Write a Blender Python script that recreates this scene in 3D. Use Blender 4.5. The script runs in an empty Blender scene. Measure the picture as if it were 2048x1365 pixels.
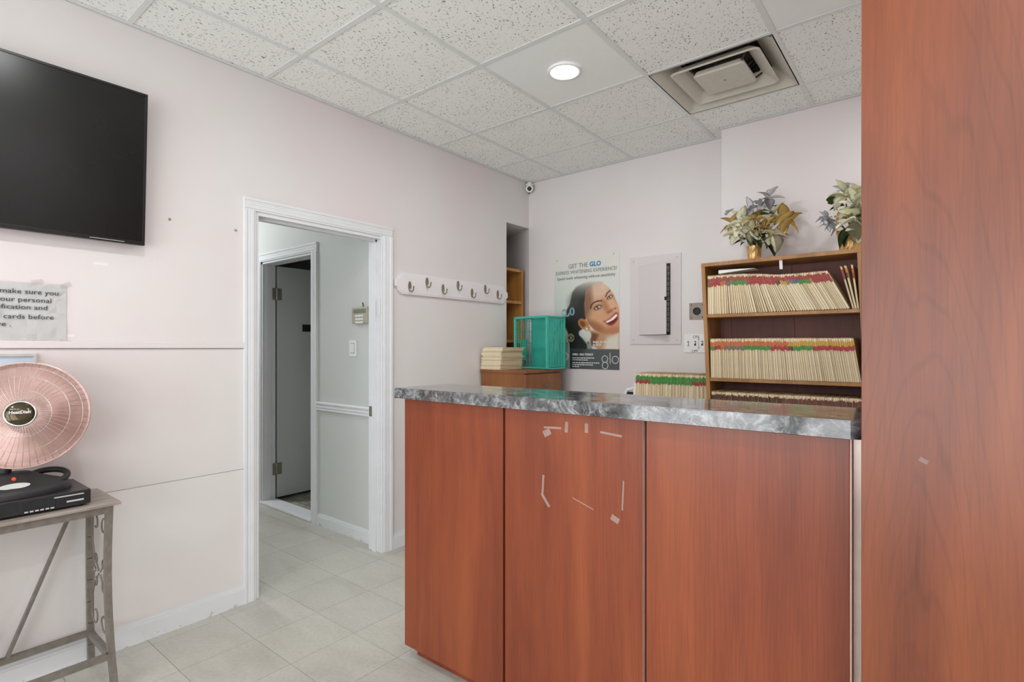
import bpy, bmesh, math, random
import numpy as np
from mathutils import Vector, Matrix
random.seed(7)
C = bpy.context.scene.collection
PI = math.pi
# ------------------------------------------------------------ camera, light, exposure
H = 1.304; CX = 2.7776; YAW = 0.6751; F = 1073.6; CYI = 695.8
cd = bpy.data.cameras.new('camera'); cam = bpy.data.objects.new('camera', cd); C.objects.link(cam)
cam.location = (CX, 0, H); cam.rotation_euler = (PI/2, 0, YAW)
cd.sensor_width = 36; cd.lens = F/2048*36; cd.shift_y = (CYI-682.5)/2048; cd.clip_start = 0.02
bpy.context.scene.camera = cam
w = bpy.data.worlds.new('world'); bpy.context.scene.world = w; w.use_nodes = True
w.node_tree.nodes['Background'].inputs[0].default_value = (.80, .88, 1, 1)
w.node_tree.nodes['Background'].inputs[1].default_value = 1.0
vs = bpy.context.scene.view_settings
vs.view_transform = 'Standard'; vs.look = 'None'; vs.gamma = 1; vs.use_curve_mapping = False
vs.exposure = -0.55
def area(name, loc, rot, sx, sy, power, col=(1,1,1), shape='RECTANGLE'):
    l = bpy.data.lights.new(name, 'AREA'); l.shape = shape; l.size = sx; l.energy = power; l.color = col
    if shape == 'RECTANGLE': l.size_y = sy
    o = bpy.data.objects.new(name, l); C.objects.link(o); o.location = loc; o.rotation_euler = rot
    return o
WIN = ((0.5, 1.9), (2.15, 3.55), (3.7, 4.7))          # unseen storefront openings added behind the camera to light the room
for a, b in WIN:
    area('window_daylight', ((a+b)/2, -2.52, 1.35), (PI/2+.5, 0, 0), b-a, 2.3, 74*(b-a)/1.4, (.95, .975, .985))  # added area light, tilted up to brighten the ceiling
LEDS = [(1.275, 2.306), (1.275, .477), (1.275, -1.35), (3.104, 2.9156), (3.104, .477), (3.104, -1.35), (4.32, 1.087)]
for x, y in LEDS:
    area('downlight_lamp', (x, y, 2.702), (0, 0, 0), .14, .14, 13, (.98, 1, .99), 'DISK')
area('corridor_lamp', (-2.3, 1.5, 2.66), (0, 0, 0), .3, .3, 38, (.97, 1, 1), 'DISK')
ZC = 2.7164                                            # ceiling height

# ------------------------------------------------------------ helpers
def s2l(c):
    c = c/255
    return c/12.92 if c <= .04045 else ((c+.055)/1.055)**2.4
def col(r, g, b): return (s2l(r), s2l(g), s2l(b), 1)
def ray(px):                                           # ground bearing of an image column
    a = math.atan((px-1024)/F) - YAW
    return math.sin(a), math.cos(a)
def onx(px, py, x):                                    # point of the plane x = const
    s, c = ray(px); t = (x-CX)/s; y = t*c
    d = (CX-x)*math.sin(YAW)+y*math.cos(YAW)
    return Vector((x, y, H-(py-CYI)*d/F))
def ony(px, py, y):
    s, c = ray(px); t = y/c; x = CX+t*s
    d = (CX-x)*math.sin(YAW)+y*math.cos(YAW)
    return Vector((x, y, H-(py-CYI)*d/F))
M = {}
class NT:
    def __init__(s, name):
        s.m = bpy.data.materials.new(name); s.m.use_nodes = True; s.t = s.m.node_tree
        s.b = s.t.nodes['Principled BSDF']; M[name] = s.m
        s.tc = s.t.nodes.new('ShaderNodeTexCoord')
    def n(s, t, **k):
        o = s.t.nodes.new(t)
        for a, v in k.items():
            if a in o.inputs.keys() if hasattr(o.inputs, 'keys') else False: o.inputs[a].default_value = v
            else: setattr(o, a, v)
        return o
    def l(s, a, b): s.t.links.new(a, b)
    def mapped(s, scale, rot=(0,0,0), space='Object'):
        mp = s.n('ShaderNodeMapping'); mp.inputs['Scale'].default_value = scale; mp.inputs['Rotation'].default_value = rot
        s.l(s.tc.outputs[space], mp.inputs['Vector']); return mp.outputs[0]
    def noise(s, vec, scale, detail=3, rough=.5, dist=0):
        o = s.n('ShaderNodeTexNoise'); o.inputs['Scale'].default_value = scale; o.inputs['Detail'].default_value = detail
        o.inputs['Roughness'].default_value = rough; o.inputs['Distortion'].default_value = dist
        if vec is not None: s.l(vec, o.inputs['Vector'])
        return o.outputs['Fac']
    def ramp(s, fac, stops):
        o = s.n('ShaderNodeValToRGB'); e = o.color_ramp.elements
        while len(e) < len(stops): e.new(.5)
        for i, (p, c) in enumerate(stops): e[i].position = p; e[i].color = c
        s.l(fac, o.inputs[0]); return o.outputs[0]
    def mix(s, fac, a, b, mode='MIX'):
        o = s.n('ShaderNodeMix'); o.data_type = 'RGBA'; o.blend_type = mode
        for v, i in ((fac, 0), (a, 6), (b, 7)):
            if hasattr(v, 'default_value') or isinstance(v, bpy.types.NodeSocket): s.l(v, o.inputs[i])
            else: o.inputs[i].default_value = v
        return o.outputs[2]
    def bump(s, h, strength=.3, dist=.01):
        o = s.n('ShaderNodeBump'); o.inputs['Strength'].default_value = strength; o.inputs['Distance'].default_value = dist
        s.l(h, o.inputs['Height']); s.l(o.outputs[0], s.b.inputs['Normal'])
    def set(s, **k):
        for a, v in k.items(): s.b.inputs[a.replace('_', ' ')].default_value = v
def plain(name, rgb, rough=.6, metal=0, var=.06, scale=30, bump=0, emit=None, **kw):
    t = NT(name); c = col(*rgb); f = t.noise(t.mapped((1,1,1)), scale, 4)
    lo = tuple(max(0, v*(1-var)) for v in c[:3])+(1,); hi = tuple(min(1, v*(1+var)) for v in c[:3])+(1,)
    t.l(t.ramp(f, [(.3, lo), (.7, hi)]), t.b.inputs['Base Color'])
    t.set(Roughness=rough, Metallic=metal)
    if bump: t.bump(f, bump, .003)
    if emit:
        t.b.inputs['Emission Color'].default_value = col(*emit[0]); t.b.inputs['Emission Strength'].default_value = emit[1]
    for a, v in kw.items(): t.b.inputs[a.replace('_', ' ')].default_value = v
    return t.m
def wallmat(name, rgb, var=.025):
    t = NT(name); c = col(*rgb)
    f = t.noise(t.mapped((1,1,1)), 1.3, 3); g = t.noise(t.mapped((1,1,1)), 160, 3)
    lo = (c[0]*(1+var*.2), c[1]*(1-var*1.6), c[2]*(1-var), 1); hi = (c[0]*.995, c[1]*(1+var), c[2]*(1+var*.6), 1)
    t.l(t.ramp(f, [(.35, lo), (.65, hi)]), t.b.inputs['Base Color'])
    t.set(Roughness=.55); t.bump(g, .12, .002)
wallmat('wall_paint', (224, 218, 217)); wallmat('corridor_paint', (205, 207, 205), .01)
plain('white_trim', (226, 227, 230), .35, var=.03, scale=6)
def basemat():
    t = NT('worn_trim'); v = t.mapped((1,1,1)); f = t.noise(v, 14, 6, .65)
    sp = t.n('ShaderNodeSeparateXYZ'); t.l(t.tc.outputs['Object'], sp.inputs[0])
    mr = t.n('ShaderNodeMapRange'); t.l(sp.outputs[2], mr.inputs[0]); mr.inputs[1].default_value = 0; mr.inputs[2].default_value = .05
    mr.inputs[3].default_value = .16; mr.inputs[4].default_value = 0
    ad = t.n('ShaderNodeMath'); ad.operation = 'ADD'; t.l(f, ad.inputs[0]); t.l(mr.outputs[0], ad.inputs[1])
    t.l(t.ramp(ad.outputs[0], [(.0, col(224,226,229)), (.70, col(222,224,227)), (.73, col(196,196,196)), (1, col(176,175,172))]), t.b.inputs['Base Color'])
    t.set(Roughness=.4)
basemat()
plain('seam_grey', (150, 146, 144), .8)
def floormat():
    t = NT('vinyl_tile'); oi = t.n('ShaderNodeObjectInfo'); v = t.mapped((1,1,1), space='Object')
    g = t.n('ShaderNodeNewGeometry'); mp = t.n('ShaderNodeMapping'); t.l(g.outputs['Position'], mp.inputs[0]); mp.inputs['Scale'].default_value = (1, 2.2, 1)
    f = t.noise(mp.outputs[0], 3.2, 6, .62, .6); f2 = t.noise(g.outputs['Position'], 60, 4, .7)
    a = t.ramp(f, [(.25, col(178,175,165)), (.5, col(190,188,179)), (.8, col(198,196,188))])
    b = t.mix(.18, a, t.ramp(f2, [(.35, col(140,136,126)), (.6, col(198,196,190))]))
    r = t.ramp(oi.outputs['Random'], [(0, (.93,.93,.93,1)), (1, (1.0,1.0,1.0,1))])
    t.l(t.mix(1, b, r, 'MULTIPLY'), t.b.inputs['Base Color'])
    rr = t.n('ShaderNodeMapRange'); t.l(f, rr.inputs[0]); rr.inputs[3].default_value = .28; rr.inputs[4].default_value = .5
    t.l(rr.outputs[0], t.b.inputs['Roughness'])
floormat()
plain('floor_joint', (128, 124, 116), .9)
def ceilmat():
    t = NT('acoustic_tile'); g = t.n('ShaderNodeNewGeometry'); oi = t.n('ShaderNodeObjectInfo')
    cb = t.n('ShaderNodeVectorMath'); cb.operation = 'ADD'; t.l(t.tc.outputs['Object'], cb.inputs[0]); t.l(oi.outputs['Location'], cb.inputs[1])
    wn = t.n('ShaderNodeTexNoise'); wn.inputs['Scale'].default_value = 40; t.l(cb.outputs[0], wn.inputs['Vector'])
    ml = t.n('ShaderNodeVectorMath'); ml.operation = 'SCALE'; ml.inputs[3].default_value = .02; t.l(wn.outputs['Color'], ml.inputs[0])
    ad = t.n('ShaderNodeVectorMath'); ad.operation = 'ADD'; t.l(cb.outputs[0], ad.inputs[0]); t.l(ml.outputs[0], ad.inputs[1])
    mp = t.n('ShaderNodeMapping'); mp.inputs['Scale'].default_value = (1, .5, 1); mp.inputs['Rotation'].default_value = (0, 0, .7); t.l(ad.outputs[0], mp.inputs[0])
    n = t.noise(mp.outputs[0], 130, 2, .55)
    den = t.noise(cb.outputs[0], 9, 2)
    dm = t.n('ShaderNodeMath'); dm.operation = 'MULTIPLY_ADD'; t.l(den, dm.inputs[0]); dm.inputs[1].default_value = .12; t.l(n, dm.inputs[2])
    base = t.ramp(dm.outputs[0], [(0, col(246,247,244)), (.685, col(246,247,244)), (.71, col(140,138,134)), (1, col(112,110,106))])
    t.l(base, t.b.inputs['Base Color']); t.set(Roughness=.95)
    iv = t.n('ShaderNodeMath'); iv.operation = 'MULTIPLY'; iv.inputs[1].default_value = -1; t.l(dm.outputs[0], iv.inputs[0])
    t.bump(iv.outputs[0], .25, .004)
ceilmat()
plain('smooth_tile', (244, 246, 244), .7, var=.01)
plain('grid_metal', (226, 228, 226), .45, var=.03)
def cherry(name, k=1.0, rough=.3, lo=(108,46,26), mid=(128,59,33), hi=(148,76,43), seed=0, ring=(0.1, 0.0)):
    t = NT(name); mp = t.n('ShaderNodeMapping'); mp.inputs['Location'].default_value = (seed, seed*1.7, seed*.4)
    mp.inputs['Scale'].default_value = (1, 1, .16); t.l(t.tc.outputs['Object'], mp.inputs[0]); v = mp.outputs[0]
    broad = t.noise(v, 5*k, 3, .5, .4)
    wv = t.n('ShaderNodeTexWave'); wv.wave_type = 'BANDS'; wv.bands_direction = 'X'; wv.inputs['Scale'].default_value = 4*k
    wv.inputs['Distortion'].default_value = 9; wv.inputs['Detail'].default_value = 3; wv.inputs['Detail Scale'].default_value = 1.1; t.l(v, wv.inputs['Vector'])
    mp2 = t.n('ShaderNodeMapping'); mp2.inputs['Scale'].default_value = (1, 1, .03); t.l(t.tc.outputs['Object'], mp2.inputs[0])
    fine = t.noise(mp2.outputs[0], 230*k, 4, .7)
    a = t.ramp(broad, [(.34, col(*lo)), (.5, col(*mid)), (.66, col(*hi))])
    b = t.mix(.12, a, t.ramp(wv.outputs['Fac'], [(0, col(*[c*.78 for c in lo])), (.25, col(*mid)), (1, col(*hi))]))
    c = t.mix(.20, b, t.ramp(fine, [(.3, col(*[c*.72 for c in lo])), (.6, col(*hi))]))
    # cathedral figure: thin dark stretched rings
    mp3 = t.n('ShaderNodeMapping'); mp3.inputs['Location'].default_value = (ring[0], 0, ring[1]); mp3.inputs['Scale'].default_value = (1, 0, .085); t.l(t.tc.outputs['Object'], mp3.inputs[0])
    nz = t.n('ShaderNodeTexNoise'); nz.inputs['Scale'].default_value = 5; nz.inputs['Detail'].default_value = 3; t.l(v, nz.inputs['Vector'])
    sc = t.n('ShaderNodeVectorMath'); sc.operation = 'SCALE'; sc.inputs[3].default_value = .12; t.l(nz.outputs['Color'], sc.inputs[0])
    ad = t.n('ShaderNodeVectorMath'); ad.operation = 'ADD'; t.l(mp3.outputs[0], ad.inputs[0]); t.l(sc.outputs[0], ad.inputs[1])
    wr = t.n('ShaderNodeTexWave'); wr.wave_type = 'RINGS'; wr.rings_direction = 'Y'; wr.inputs['Scale'].default_value = 26; wr.inputs['Distortion'].default_value = 1.2; wr.inputs['Detail'].default_value = 2
    t.l(ad.outputs[0], wr.inputs['Vector'])
    rl = t.ramp(wr.outputs['Fac'], [(0, (.62,.60,.60,1)), (.12, (1,1,1,1)), (1, (1,1,1,1))])
    mk = t.ramp(t.noise(v, 3.5, 2), [(.42, (0,0,0,1)), (.60, (1,1,1,1))])
    c = t.mix(t.mix(1, mk, (.38,.38,.38,1), 'MULTIPLY'), c, t.mix(1, c, rl, 'MULTIPLY'))
    t.l(c, t.b.inputs['Base Color']); t.set(Roughness=rough); t.b.inputs['Specular IOR Level'].default_value = .5
for i in range(4): cherry('cherry_laminate_%s' % 'abcd'[i], 1.0, .33, seed=i*3.1)
cherry('cherry_panel', 1.15, .34, (96,43,21), (116,56,27), (134,70,36), seed=11, ring=(.28, -.05))
cherry('cabinet_wood', 1.3, .4, (128,76,40), (142,88,48), (156,100,58), seed=5)
cherry('oak_case', 2.2, .45, (146,98,52), (164,116,66), (180,132,78), seed=8)
cherry('pine_shelf', 2.2, .45, (160,106,48), (186,130,64), (200,146,80), seed=9)
cherry('walnut_board', 1.2, .55, (96,54,46), (112,64,55), (124,74,64), seed=3)
plain('pale_edge', (205, 165, 150), .3); plain('dark_gap', (40, 20, 15), .9)
plain('edge_strip', (186, 168, 158), .22, .3)
def marble():
    t = NT('marble_laminate'); v = t.mapped((1, 1, 1))
    wp = t.n('ShaderNodeTexNoise'); wp.inputs['Scale'].default_value = 9; wp.inputs['Detail'].default_value = 5; t.l(v, wp.inputs['Vector'])
    sc = t.n('ShaderNodeVectorMath'); sc.operation = 'SCALE'; sc.inputs[3].default_value = .16; t.l(wp.outputs['Color'], sc.inputs[0])
    ad = t.n('ShaderNodeVectorMath'); ad.operation = 'ADD'; t.l(v, ad.inputs[0]); t.l(sc.outputs[0], ad.inputs[1])
    vo = t.n('ShaderNodeTexVoronoi'); vo.feature = 'DISTANCE_TO_EDGE'; vo.inputs['Scale'].default_value = 38; t.l(ad.outputs[0], vo.inputs['Vector'])
    f = t.noise(ad.outputs[0], 24, 8, .72)
    a = t.ramp(f, [(.36, col(40,40,42)), (.5, col(82,83,85)), (.62, col(140,141,143))])
    vein = t.ramp(vo.outputs['Distance'], [(0, (1,1,1,1)), (.06, (.25,.25,.25,1)), (.16, (0,0,0,1))])
    msk = t.ramp(t.noise(v, 17, 2), [(.44, (0,0,0,1)), (.70, (.6,.6,.6,1))])
    t.l(t.mix(t.mix(1, vein, msk, 'MULTIPLY'), a, col(190,191,193)), t.b.inputs['Base Color']); t.set(Roughness=.1)
    t.b.inputs['Specular IOR Level'].default_value = .8
marble()
plain('tv_black', (20, 20, 21), .32, var=.3, scale=3); plain('tv_screen', (24, 24, 25), .24, var=.18, scale=4, Specular_IOR_Level=.35)
plain('black_plastic', (38, 38, 40), .5, var=.15, scale=60, bump=.1); plain('vcr_black', (34, 34, 37), .3, var=.2)
plain('grey_plate', (190, 190, 188), .4); plain('bronze_metal', (128, 122, 114), .5, .35, var=.15, scale=50)
def slat_wood():
    t = NT('grey_wood'); f = t.noise(t.mapped((14, 1.2, 14)), 6, 5, .6)
    t.l(t.ramp(f, [(.3, col(128,116,106)), (.7, col(174,164,156))]), t.b.inputs['Base Color']); t.set(Roughness=.5)
slat_wood()
plain('dish_metal', (222, 184, 176), .27, .8, var=.14, scale=7); plain('chrome', (215, 214, 212), .16, .95)  # pink reflection of the room is put into the dish's base colour
plain('dish_wire', (196, 190, 186), .3, .9); plain('badge_dark', (74, 64, 46), .12, .7, var=.3, scale=8)
plain('red_lamp', (220, 60, 40), .3, emit=((240, 60, 30), 1.2)); plain('ink', (62, 62, 66), .8); plain('ink_white', (232, 232, 232), .8)
plain('ink_grey', (120, 128, 132), .8); plain('ink_blue', (42, 132, 178), .8)
plain('paper_white', (236, 235, 235), .7, var=.01); plain('tape', (214, 200, 192), .3, var=.03, Alpha=.2)
plain('tape_pale', (236, 226, 222), .5, var=.02); plain('manila', (240, 218, 178), .75, var=.06, scale=18); plain('manila_dark', (212, 184, 140), .75, var=.06, scale=18); plain('manila_light', (246, 230, 200), .75, var=.05, scale=18)
plain('sheet_paper', (238, 226, 200), .8, var=.04, scale=60)
LC = dict(red=(158, 36, 40), crimson=(170, 24, 44), green=(44, 138, 52), orange=(206, 104, 52), yellow=(206, 160, 50), grey=(122, 108, 104),
          blue=(44, 98, 130), brown=(82, 46, 36), plum=(112, 62, 54), maroon=(150, 56, 56), rust=(196, 92, 50))
for k_, v_ in LC.items(): plain('label_'+k_, v_, .5, var=.08, scale=90)
plain('teal_plastic', (62, 176, 158), .4, var=.05); plain('clear_blue', (150, 200, 210), .2, var=.05, Transmission_Weight=.5)
plain('hook_metal', (150, 140, 122), .28, .85, var=.2); plain('board_white', (232, 228, 230), .35, var=.01)
plain('steel_plate', (142, 132, 124), .4, .6, var=.1); plain('socket_black', (22, 22, 22), .5); plain('panel_white', (216, 208, 208), .4, var=.01)
plain('breaker_grey', (138, 136, 132), .6, var=.2, scale=50); plain('breaker_dark', (44, 43, 42), .6)
plain('vent_cream', (206, 200, 188), .5, var=.04); plain('duct_dark', (66, 60, 52), .8, .2, var=.3, scale=20)
plain('lens_glow', (255, 255, 255), .4, emit=((255, 254, 250), 9)); plain('keypad_grey', (172, 168, 150), .5); plain('lcd', (116, 120, 104), .3)
plain('door_paint', (196, 198, 196), .4, var=.01); plain('hinge_metal', (160, 154, 140), .35, .8)
def mosaic():
    t = NT('mosaic_floor'); br = t.n('ShaderNodeTexBrick'); br.inputs['Color1'].default_value = col(176,172,160); br.inputs['Color2'].default_value = col(120,118,106)
    br.inputs['Mortar'].default_value = col(96,94,88); br.inputs['Scale'].default_value = 1; br.inputs['Brick Width'].default_value = .1; br.inputs['Row Height'].default_value = .05
    br.inputs['Mortar Size'].default_value = .004; t.l(t.tc.outputs['Object'], br.inputs['Vector']); t.l(br.outputs[0], t.b.inputs['Base Color']); t.set(Roughness=.4)
mosaic()
plain('gold_foil', (214, 172, 112), .35, .5, var=.25, scale=40, bump=.5); plain('petal_cream', (246, 242, 216), .6, var=.12, scale=60, bump=.2)
plain('petal_gold', (228, 200, 130), .4, .3, var=.2, scale=80, bump=.3); plain('petal_silver', (226, 224, 228), .4, .0, var=.15, scale=90, bump=.3)
plain('leaf_green', (72, 96, 46), .5, var=.3, scale=40, bump=.2); plain('stem_green', (70, 76, 44), .6); plain('glitter_gold', (224, 178, 74), .2, .9, var=.4, scale=200, bump=.8)
plain('glass_dark', (30, 32, 36), .1)

def obj(name, bm, mat, parent=None, smooth=False):
    me = bpy.data.meshes.new(name); bm.to_mesh(me); bm.free()
    mats = mat if isinstance(mat, (list, tuple)) else [mat]
    for m in mats: me.materials.append(M[m])
    if smooth:
        for p in me.polygons: p.use_smooth = True
        if smooth != 'all':
            try: me.set_sharp_from_angle(angle=math.radians(38))
            except Exception: pass
    o = bpy.data.objects.new(name, me); C.objects.link(o); o.parent = parent
    return o
def tag(o, label=None, cat=None, group=None, kind=None):
    if label: o['label'] = label
    if cat: o['category'] = cat
    if group: o['group'] = group
    if kind: o['kind'] = kind
    return o
def empty(name, loc, label, cat, group=None, rz=0):
    o = bpy.data.objects.new(name, None); C.objects.link(o); o.location = loc; o.rotation_euler = (0, 0, rz)
    o.empty_display_size = .05
    return tag(o, label, cat, group)
def B(): return bmesh.new()
def bx(bm, x0, x1, y0, y1, z0, z1, bev=0, mat=0, Mx=None, seg=2):
    r = bmesh.ops.create_cube(bm, size=1); vs_ = r['verts']
    for v in vs_: v.co = Vector(((x0+x1)/2+v.co.x*(x1-x0), (y0+y1)/2+v.co.y*(y1-y0), (z0+z1)/2+v.co.z*(z1-z0)))
    fs = set(f for v in vs_ for f in v.link_faces)
    for f in fs: f.material_index = mat
    if bev:
        es = list(set(e for v in vs_ for e in v.link_edges))
        r = bmesh.ops.bevel(bm, geom=es, offset=bev, segments=seg, profile=.5, affect='EDGES'); vs_ = list(set(v for f in r['faces'] for v in f.verts)|set(v for v in vs_ if v.is_valid))
        for f in r['faces']: f.material_index = mat
    if Mx is not None: bmesh.ops.transform(bm, matrix=Mx, verts=vs_)
    return bm
def prism(bm, pts, a0, a1, axis='x', mat=0):           # polygon pts extruded along an axis
    def mk(p, a):
        if axis == 'x': return (a, p[0], p[1])
        if axis == 'y': return (p[0], a, p[1])
        return (p[0], p[1], a)
    A = [bm.verts.new(mk(p, a0)) for p in pts]; Bv = [bm.verts.new(mk(p, a1)) for p in pts]; n = len(pts)
    fs = [bm.faces.new(A[::-1]), bm.faces.new(Bv)]
    for i in range(n): fs.append(bm.faces.new((A[i], A[(i+1)%n], Bv[(i+1)%n], Bv[i])))
    for f in fs: f.material_index = mat
    bmesh.ops.recalc_face_normals(bm, faces=fs)
    return bm
def tube(bm, pts, r, seg=8, mat=0, closed=False):
    pts = [Vector(p) for p in pts]; n = len(pts); rings = []
    up = Vector((0, 0, 1)); prev = None
    for i, p in enumerate(pts):
        if closed: d = pts[(i+1)%n]-pts[i-1]
        else: d = pts[min(i+1, n-1)]-pts[max(i-1, 0)]
        if d.length < 1e-9: d = Vector((0, 0, 1))
        d.normalize()
        if prev is None: u = d.cross(up) if abs(d.dot(up)) < .95 else d.cross(Vector((1, 0, 0)))
        else: u = prev - d*prev.dot(d)
        u.normalize(); v = d.cross(u); prev = u
        rr = r[i] if isinstance(r, (list, tuple)) else r
        rings.append([bm.verts.new(p+(u*math.cos(2*PI*k/seg)+v*math.sin(2*PI*k/seg))*rr) for k in range(seg)])
    m = n if closed else n-1
    for i in range(m):
        A, D = rings[i], rings[(i+1)%n]
        for k in range(seg):
            f = bm.faces.new((A[k], A[(k+1)%seg], D[(k+1)%seg], D[k])); f.material_index = mat
    if not closed: bm.faces.new(rings[0][::-1]).material_index = mat; bm.faces.new(rings[-1]).material_index = mat
    return bm
def lathe(bm, prof, seg=32, Mx=None, mat=0, cap=True):  # prof: (r, z)
    rings = [[bm.verts.new((r*math.cos(2*PI*k/seg), r*math.sin(2*PI*k/seg), z)) for k in range(seg)] for r, z in prof]
    for A, D in zip(rings, rings[1:]):
        for k in range(seg): bm.faces.new((A[k], A[(k+1)%seg], D[(k+1)%seg], D[k])).material_index = mat
    if cap:
        if prof[0][0] > 1e-6: bm.faces.new(rings[0][::-1]).material_index = mat
        if prof[-1][0] > 1e-6: bm.faces.new(rings[-1]).material_index = mat
    vs_ = [v for R in rings for v in R]
    bmesh.ops.remove_doubles(bm, verts=vs_, dist=1e-6)
    vs_ = [v for v in vs_ if v.is_valid]
    if Mx is not None: bmesh.ops.transform(bm, matrix=Mx, verts=vs_)
    return bm
def beam(bm, a, b, w_, t_, up=(0, 0, 1), mat=0):       # rectangular bar from a to b
    a, b = Vector(a), Vector(b); d = (b-a); L = d.length; d.normalize(); u = Vector(up)
    s = d.cross(u); s.normalize(); u = s.cross(d)
    R = Matrix((s, d, u)).transposed().to_4x4(); R.translation = (a+b)/2
    return bx(bm, -w_/2, w_/2, -L/2, L/2, -t_/2, t_/2, mat=mat, Mx=R)
def text(s, size, mat, Mx, parent, name='lettering', bold=0, align='LEFT', ext=.0004, sx=1):
    cu = bpy.data.curves.new('txt', 'FONT'); cu.body = s; cu.size = size; cu.align_x = align; cu.extrude = ext; cu.offset = bold; cu.resolution_u = 2
    o = bpy.data.objects.new('txt', cu); C.objects.link(o)
    me = bpy.data.meshes.new_from_object(o.evaluated_get(bpy.context.evaluated_depsgraph_get())); bpy.data.objects.remove(o); bpy.data.curves.remove(cu)
    me.transform(Matrix.Diagonal((sx, 1, 1, 1))); me.transform(Mx); me.materials.clear(); me.materials.append(M[mat]); me.name = name
    q = bpy.data.objects.new(name, me); C.objects.link(q); q.parent = parent
    return q
def frame(xa, za, loc):                                # matrix: local x along xa, local y along za, z = cross
    xa, za = Vector(xa), Vector(za); n = xa.cross(za)
    m = Matrix((xa, za, n)).transposed().to_4x4(); m.translation = Vector(loc); return m
def LW(y, z, x=.0): return frame((0, 1, 0), (0, 0, 1), (x, y, z))        # writing on a surface that faces +x
def BW(x, z, y): return frame((1, 0, 0), (0, 0, 1), (x, y, z))           # on a surface that faces -y
def struct(name, bm, mat, parent=None, **k):
    o = obj(name, bm, mat, parent, **k)
    if parent is None: o['kind'] = 'structure'
    return o

# ------------------------------------------------------------ setting
XR, YF, YB = 5.0, -2.5, 3.703                          # right, front, back walls
D0, D1, DH = 1.338, 2.150, 2.012                       # street-side doorway opening in the left wall
NY, NZ = 3.397, 2.331                                  # niche opening
T = .12
b = B(); bx(b, -3.2, XR+.15, YF-.15, 4.4, -.12, -.006)
floor = struct('floor', b, 'floor_joint')
TS = .3048; ox, oy = .0746, 1.7658
proto = None
tiles = {}
for i in range(-10, 17):
    for j in range(-14, 8):
        x0 = ox+i*TS; y0 = oy+j*TS
        seen = (-1.9 < x0 < 3.2 and -.2 < y0 < 3.4 and not (x0 < -.5 and y0 < 1.1) and not (x0 < -.4 and y0 > 2.2))
        if seen:
            if proto is None:
                t = B(); bx(t, .0008, TS-.0008, .0008, TS-.0008, -.006, 0); pr = obj('tile', t, 'vinyl_tile', floor); proto = pr.data; o = pr
            else:
                o = bpy.data.objects.new('tile', proto); C.objects.link(o); o.parent = floor
            o.location = (x0, y0, 0)
            tiles[(i, j)] = 1
t = B()
for i in range(-11, 17):
    for j in range(-15, 9):
        x0 = ox+i*TS; y0 = oy+j*TS
        if (i, j) in tiles or (x0 < -.75 and y0 > 2.14) : continue
        if x0 > XR or y0 > 4.1: continue
        bx(t, x0+.0005, x0+TS-.0005, y0+.0005, y0+TS-.0005, -.006, 0)
tag(obj('outer_tiles', t, 'vinyl_tile', floor), kind='stuff')
b = B(); bx(b, -3.0, -.74, 2.3, 4.2, -.006, .001); obj('mosaic_flooring', b, 'mosaic_floor', floor)

# walls
b = B()
bx(b, -T, 0, YF, D0, 0, ZC+.03); bx(b, -T, 0, D0, D1, DH, ZC+.03); bx(b, -T, 0, D1, NY, 0, ZC+.03); bx(b, -T, 0, NY, YB, NZ, ZC+.03)
WL = struct('wall_left', b, 'wall_paint')
# back wall with a column breast on its right
xc = ony(1443, 264, 3.56).x
b = B(); bx(b, 0, XR+.15, YB, YB+.14, 0, ZC+.03); WB = struct('wall_back', b, 'wall_paint')
b = B(); bx(b, xc, XR, 3.562, YB, 0, ZC+.03); struct('wall_column', b, 'wall_paint')
b = B(); bx(b, XR, XR+.12, YF, YB, 0, ZC+.03); struct('wall_right', b, 'wall_paint')
b = B(); xs = [-T]+[v for a_ in WIN for v in a_]+[XR+.12]
for k in range(0, len(xs), 2): bx(b, xs[k], xs[k+1], YF-.12, YF, 0, ZC+.03)
for a_, c_ in WIN: bx(b, a_, c_, YF-.12, YF, 0, .2); bx(b, a_, c_, YF-.12, YF, 2.5, ZC+.03)
struct('wall_front', b, 'wall_paint')
for k, (a_, c_) in enumerate(WIN):
    b = B()
    for u in (a_+.02, (a_+c_)/2, c_-.02): bx(b, u-.02, u+.02, YF-.08, YF-.03, .2, 2.5)
    bx(b, a_, c_, YF-.08, YF-.03, .2, .25); bx(b, a_, c_, YF-.08, YF-.03, 2.45, 2.5)
    struct('window_%d' % (k+1), b, 'white_trim')  # frames for the added, unseen light openings
# niche beyond the left wall's end, its far wall set askew
b = B(); prism(b, [(0, YB), (0, YB+.12), (-.76, YB+.49), (-.76, YB+.373)], 0, ZC, 'z'); bx(b, -.78, -.70, 3.0, 4.1, 0, ZC); bx(b, -.70, -T, 3.0, 3.08, 0, ZC)
bx(b, -.70, -T, 3.08, 4.05, NZ, NZ+.1); struct('wall_niche', b, 'wall_paint')
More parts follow.
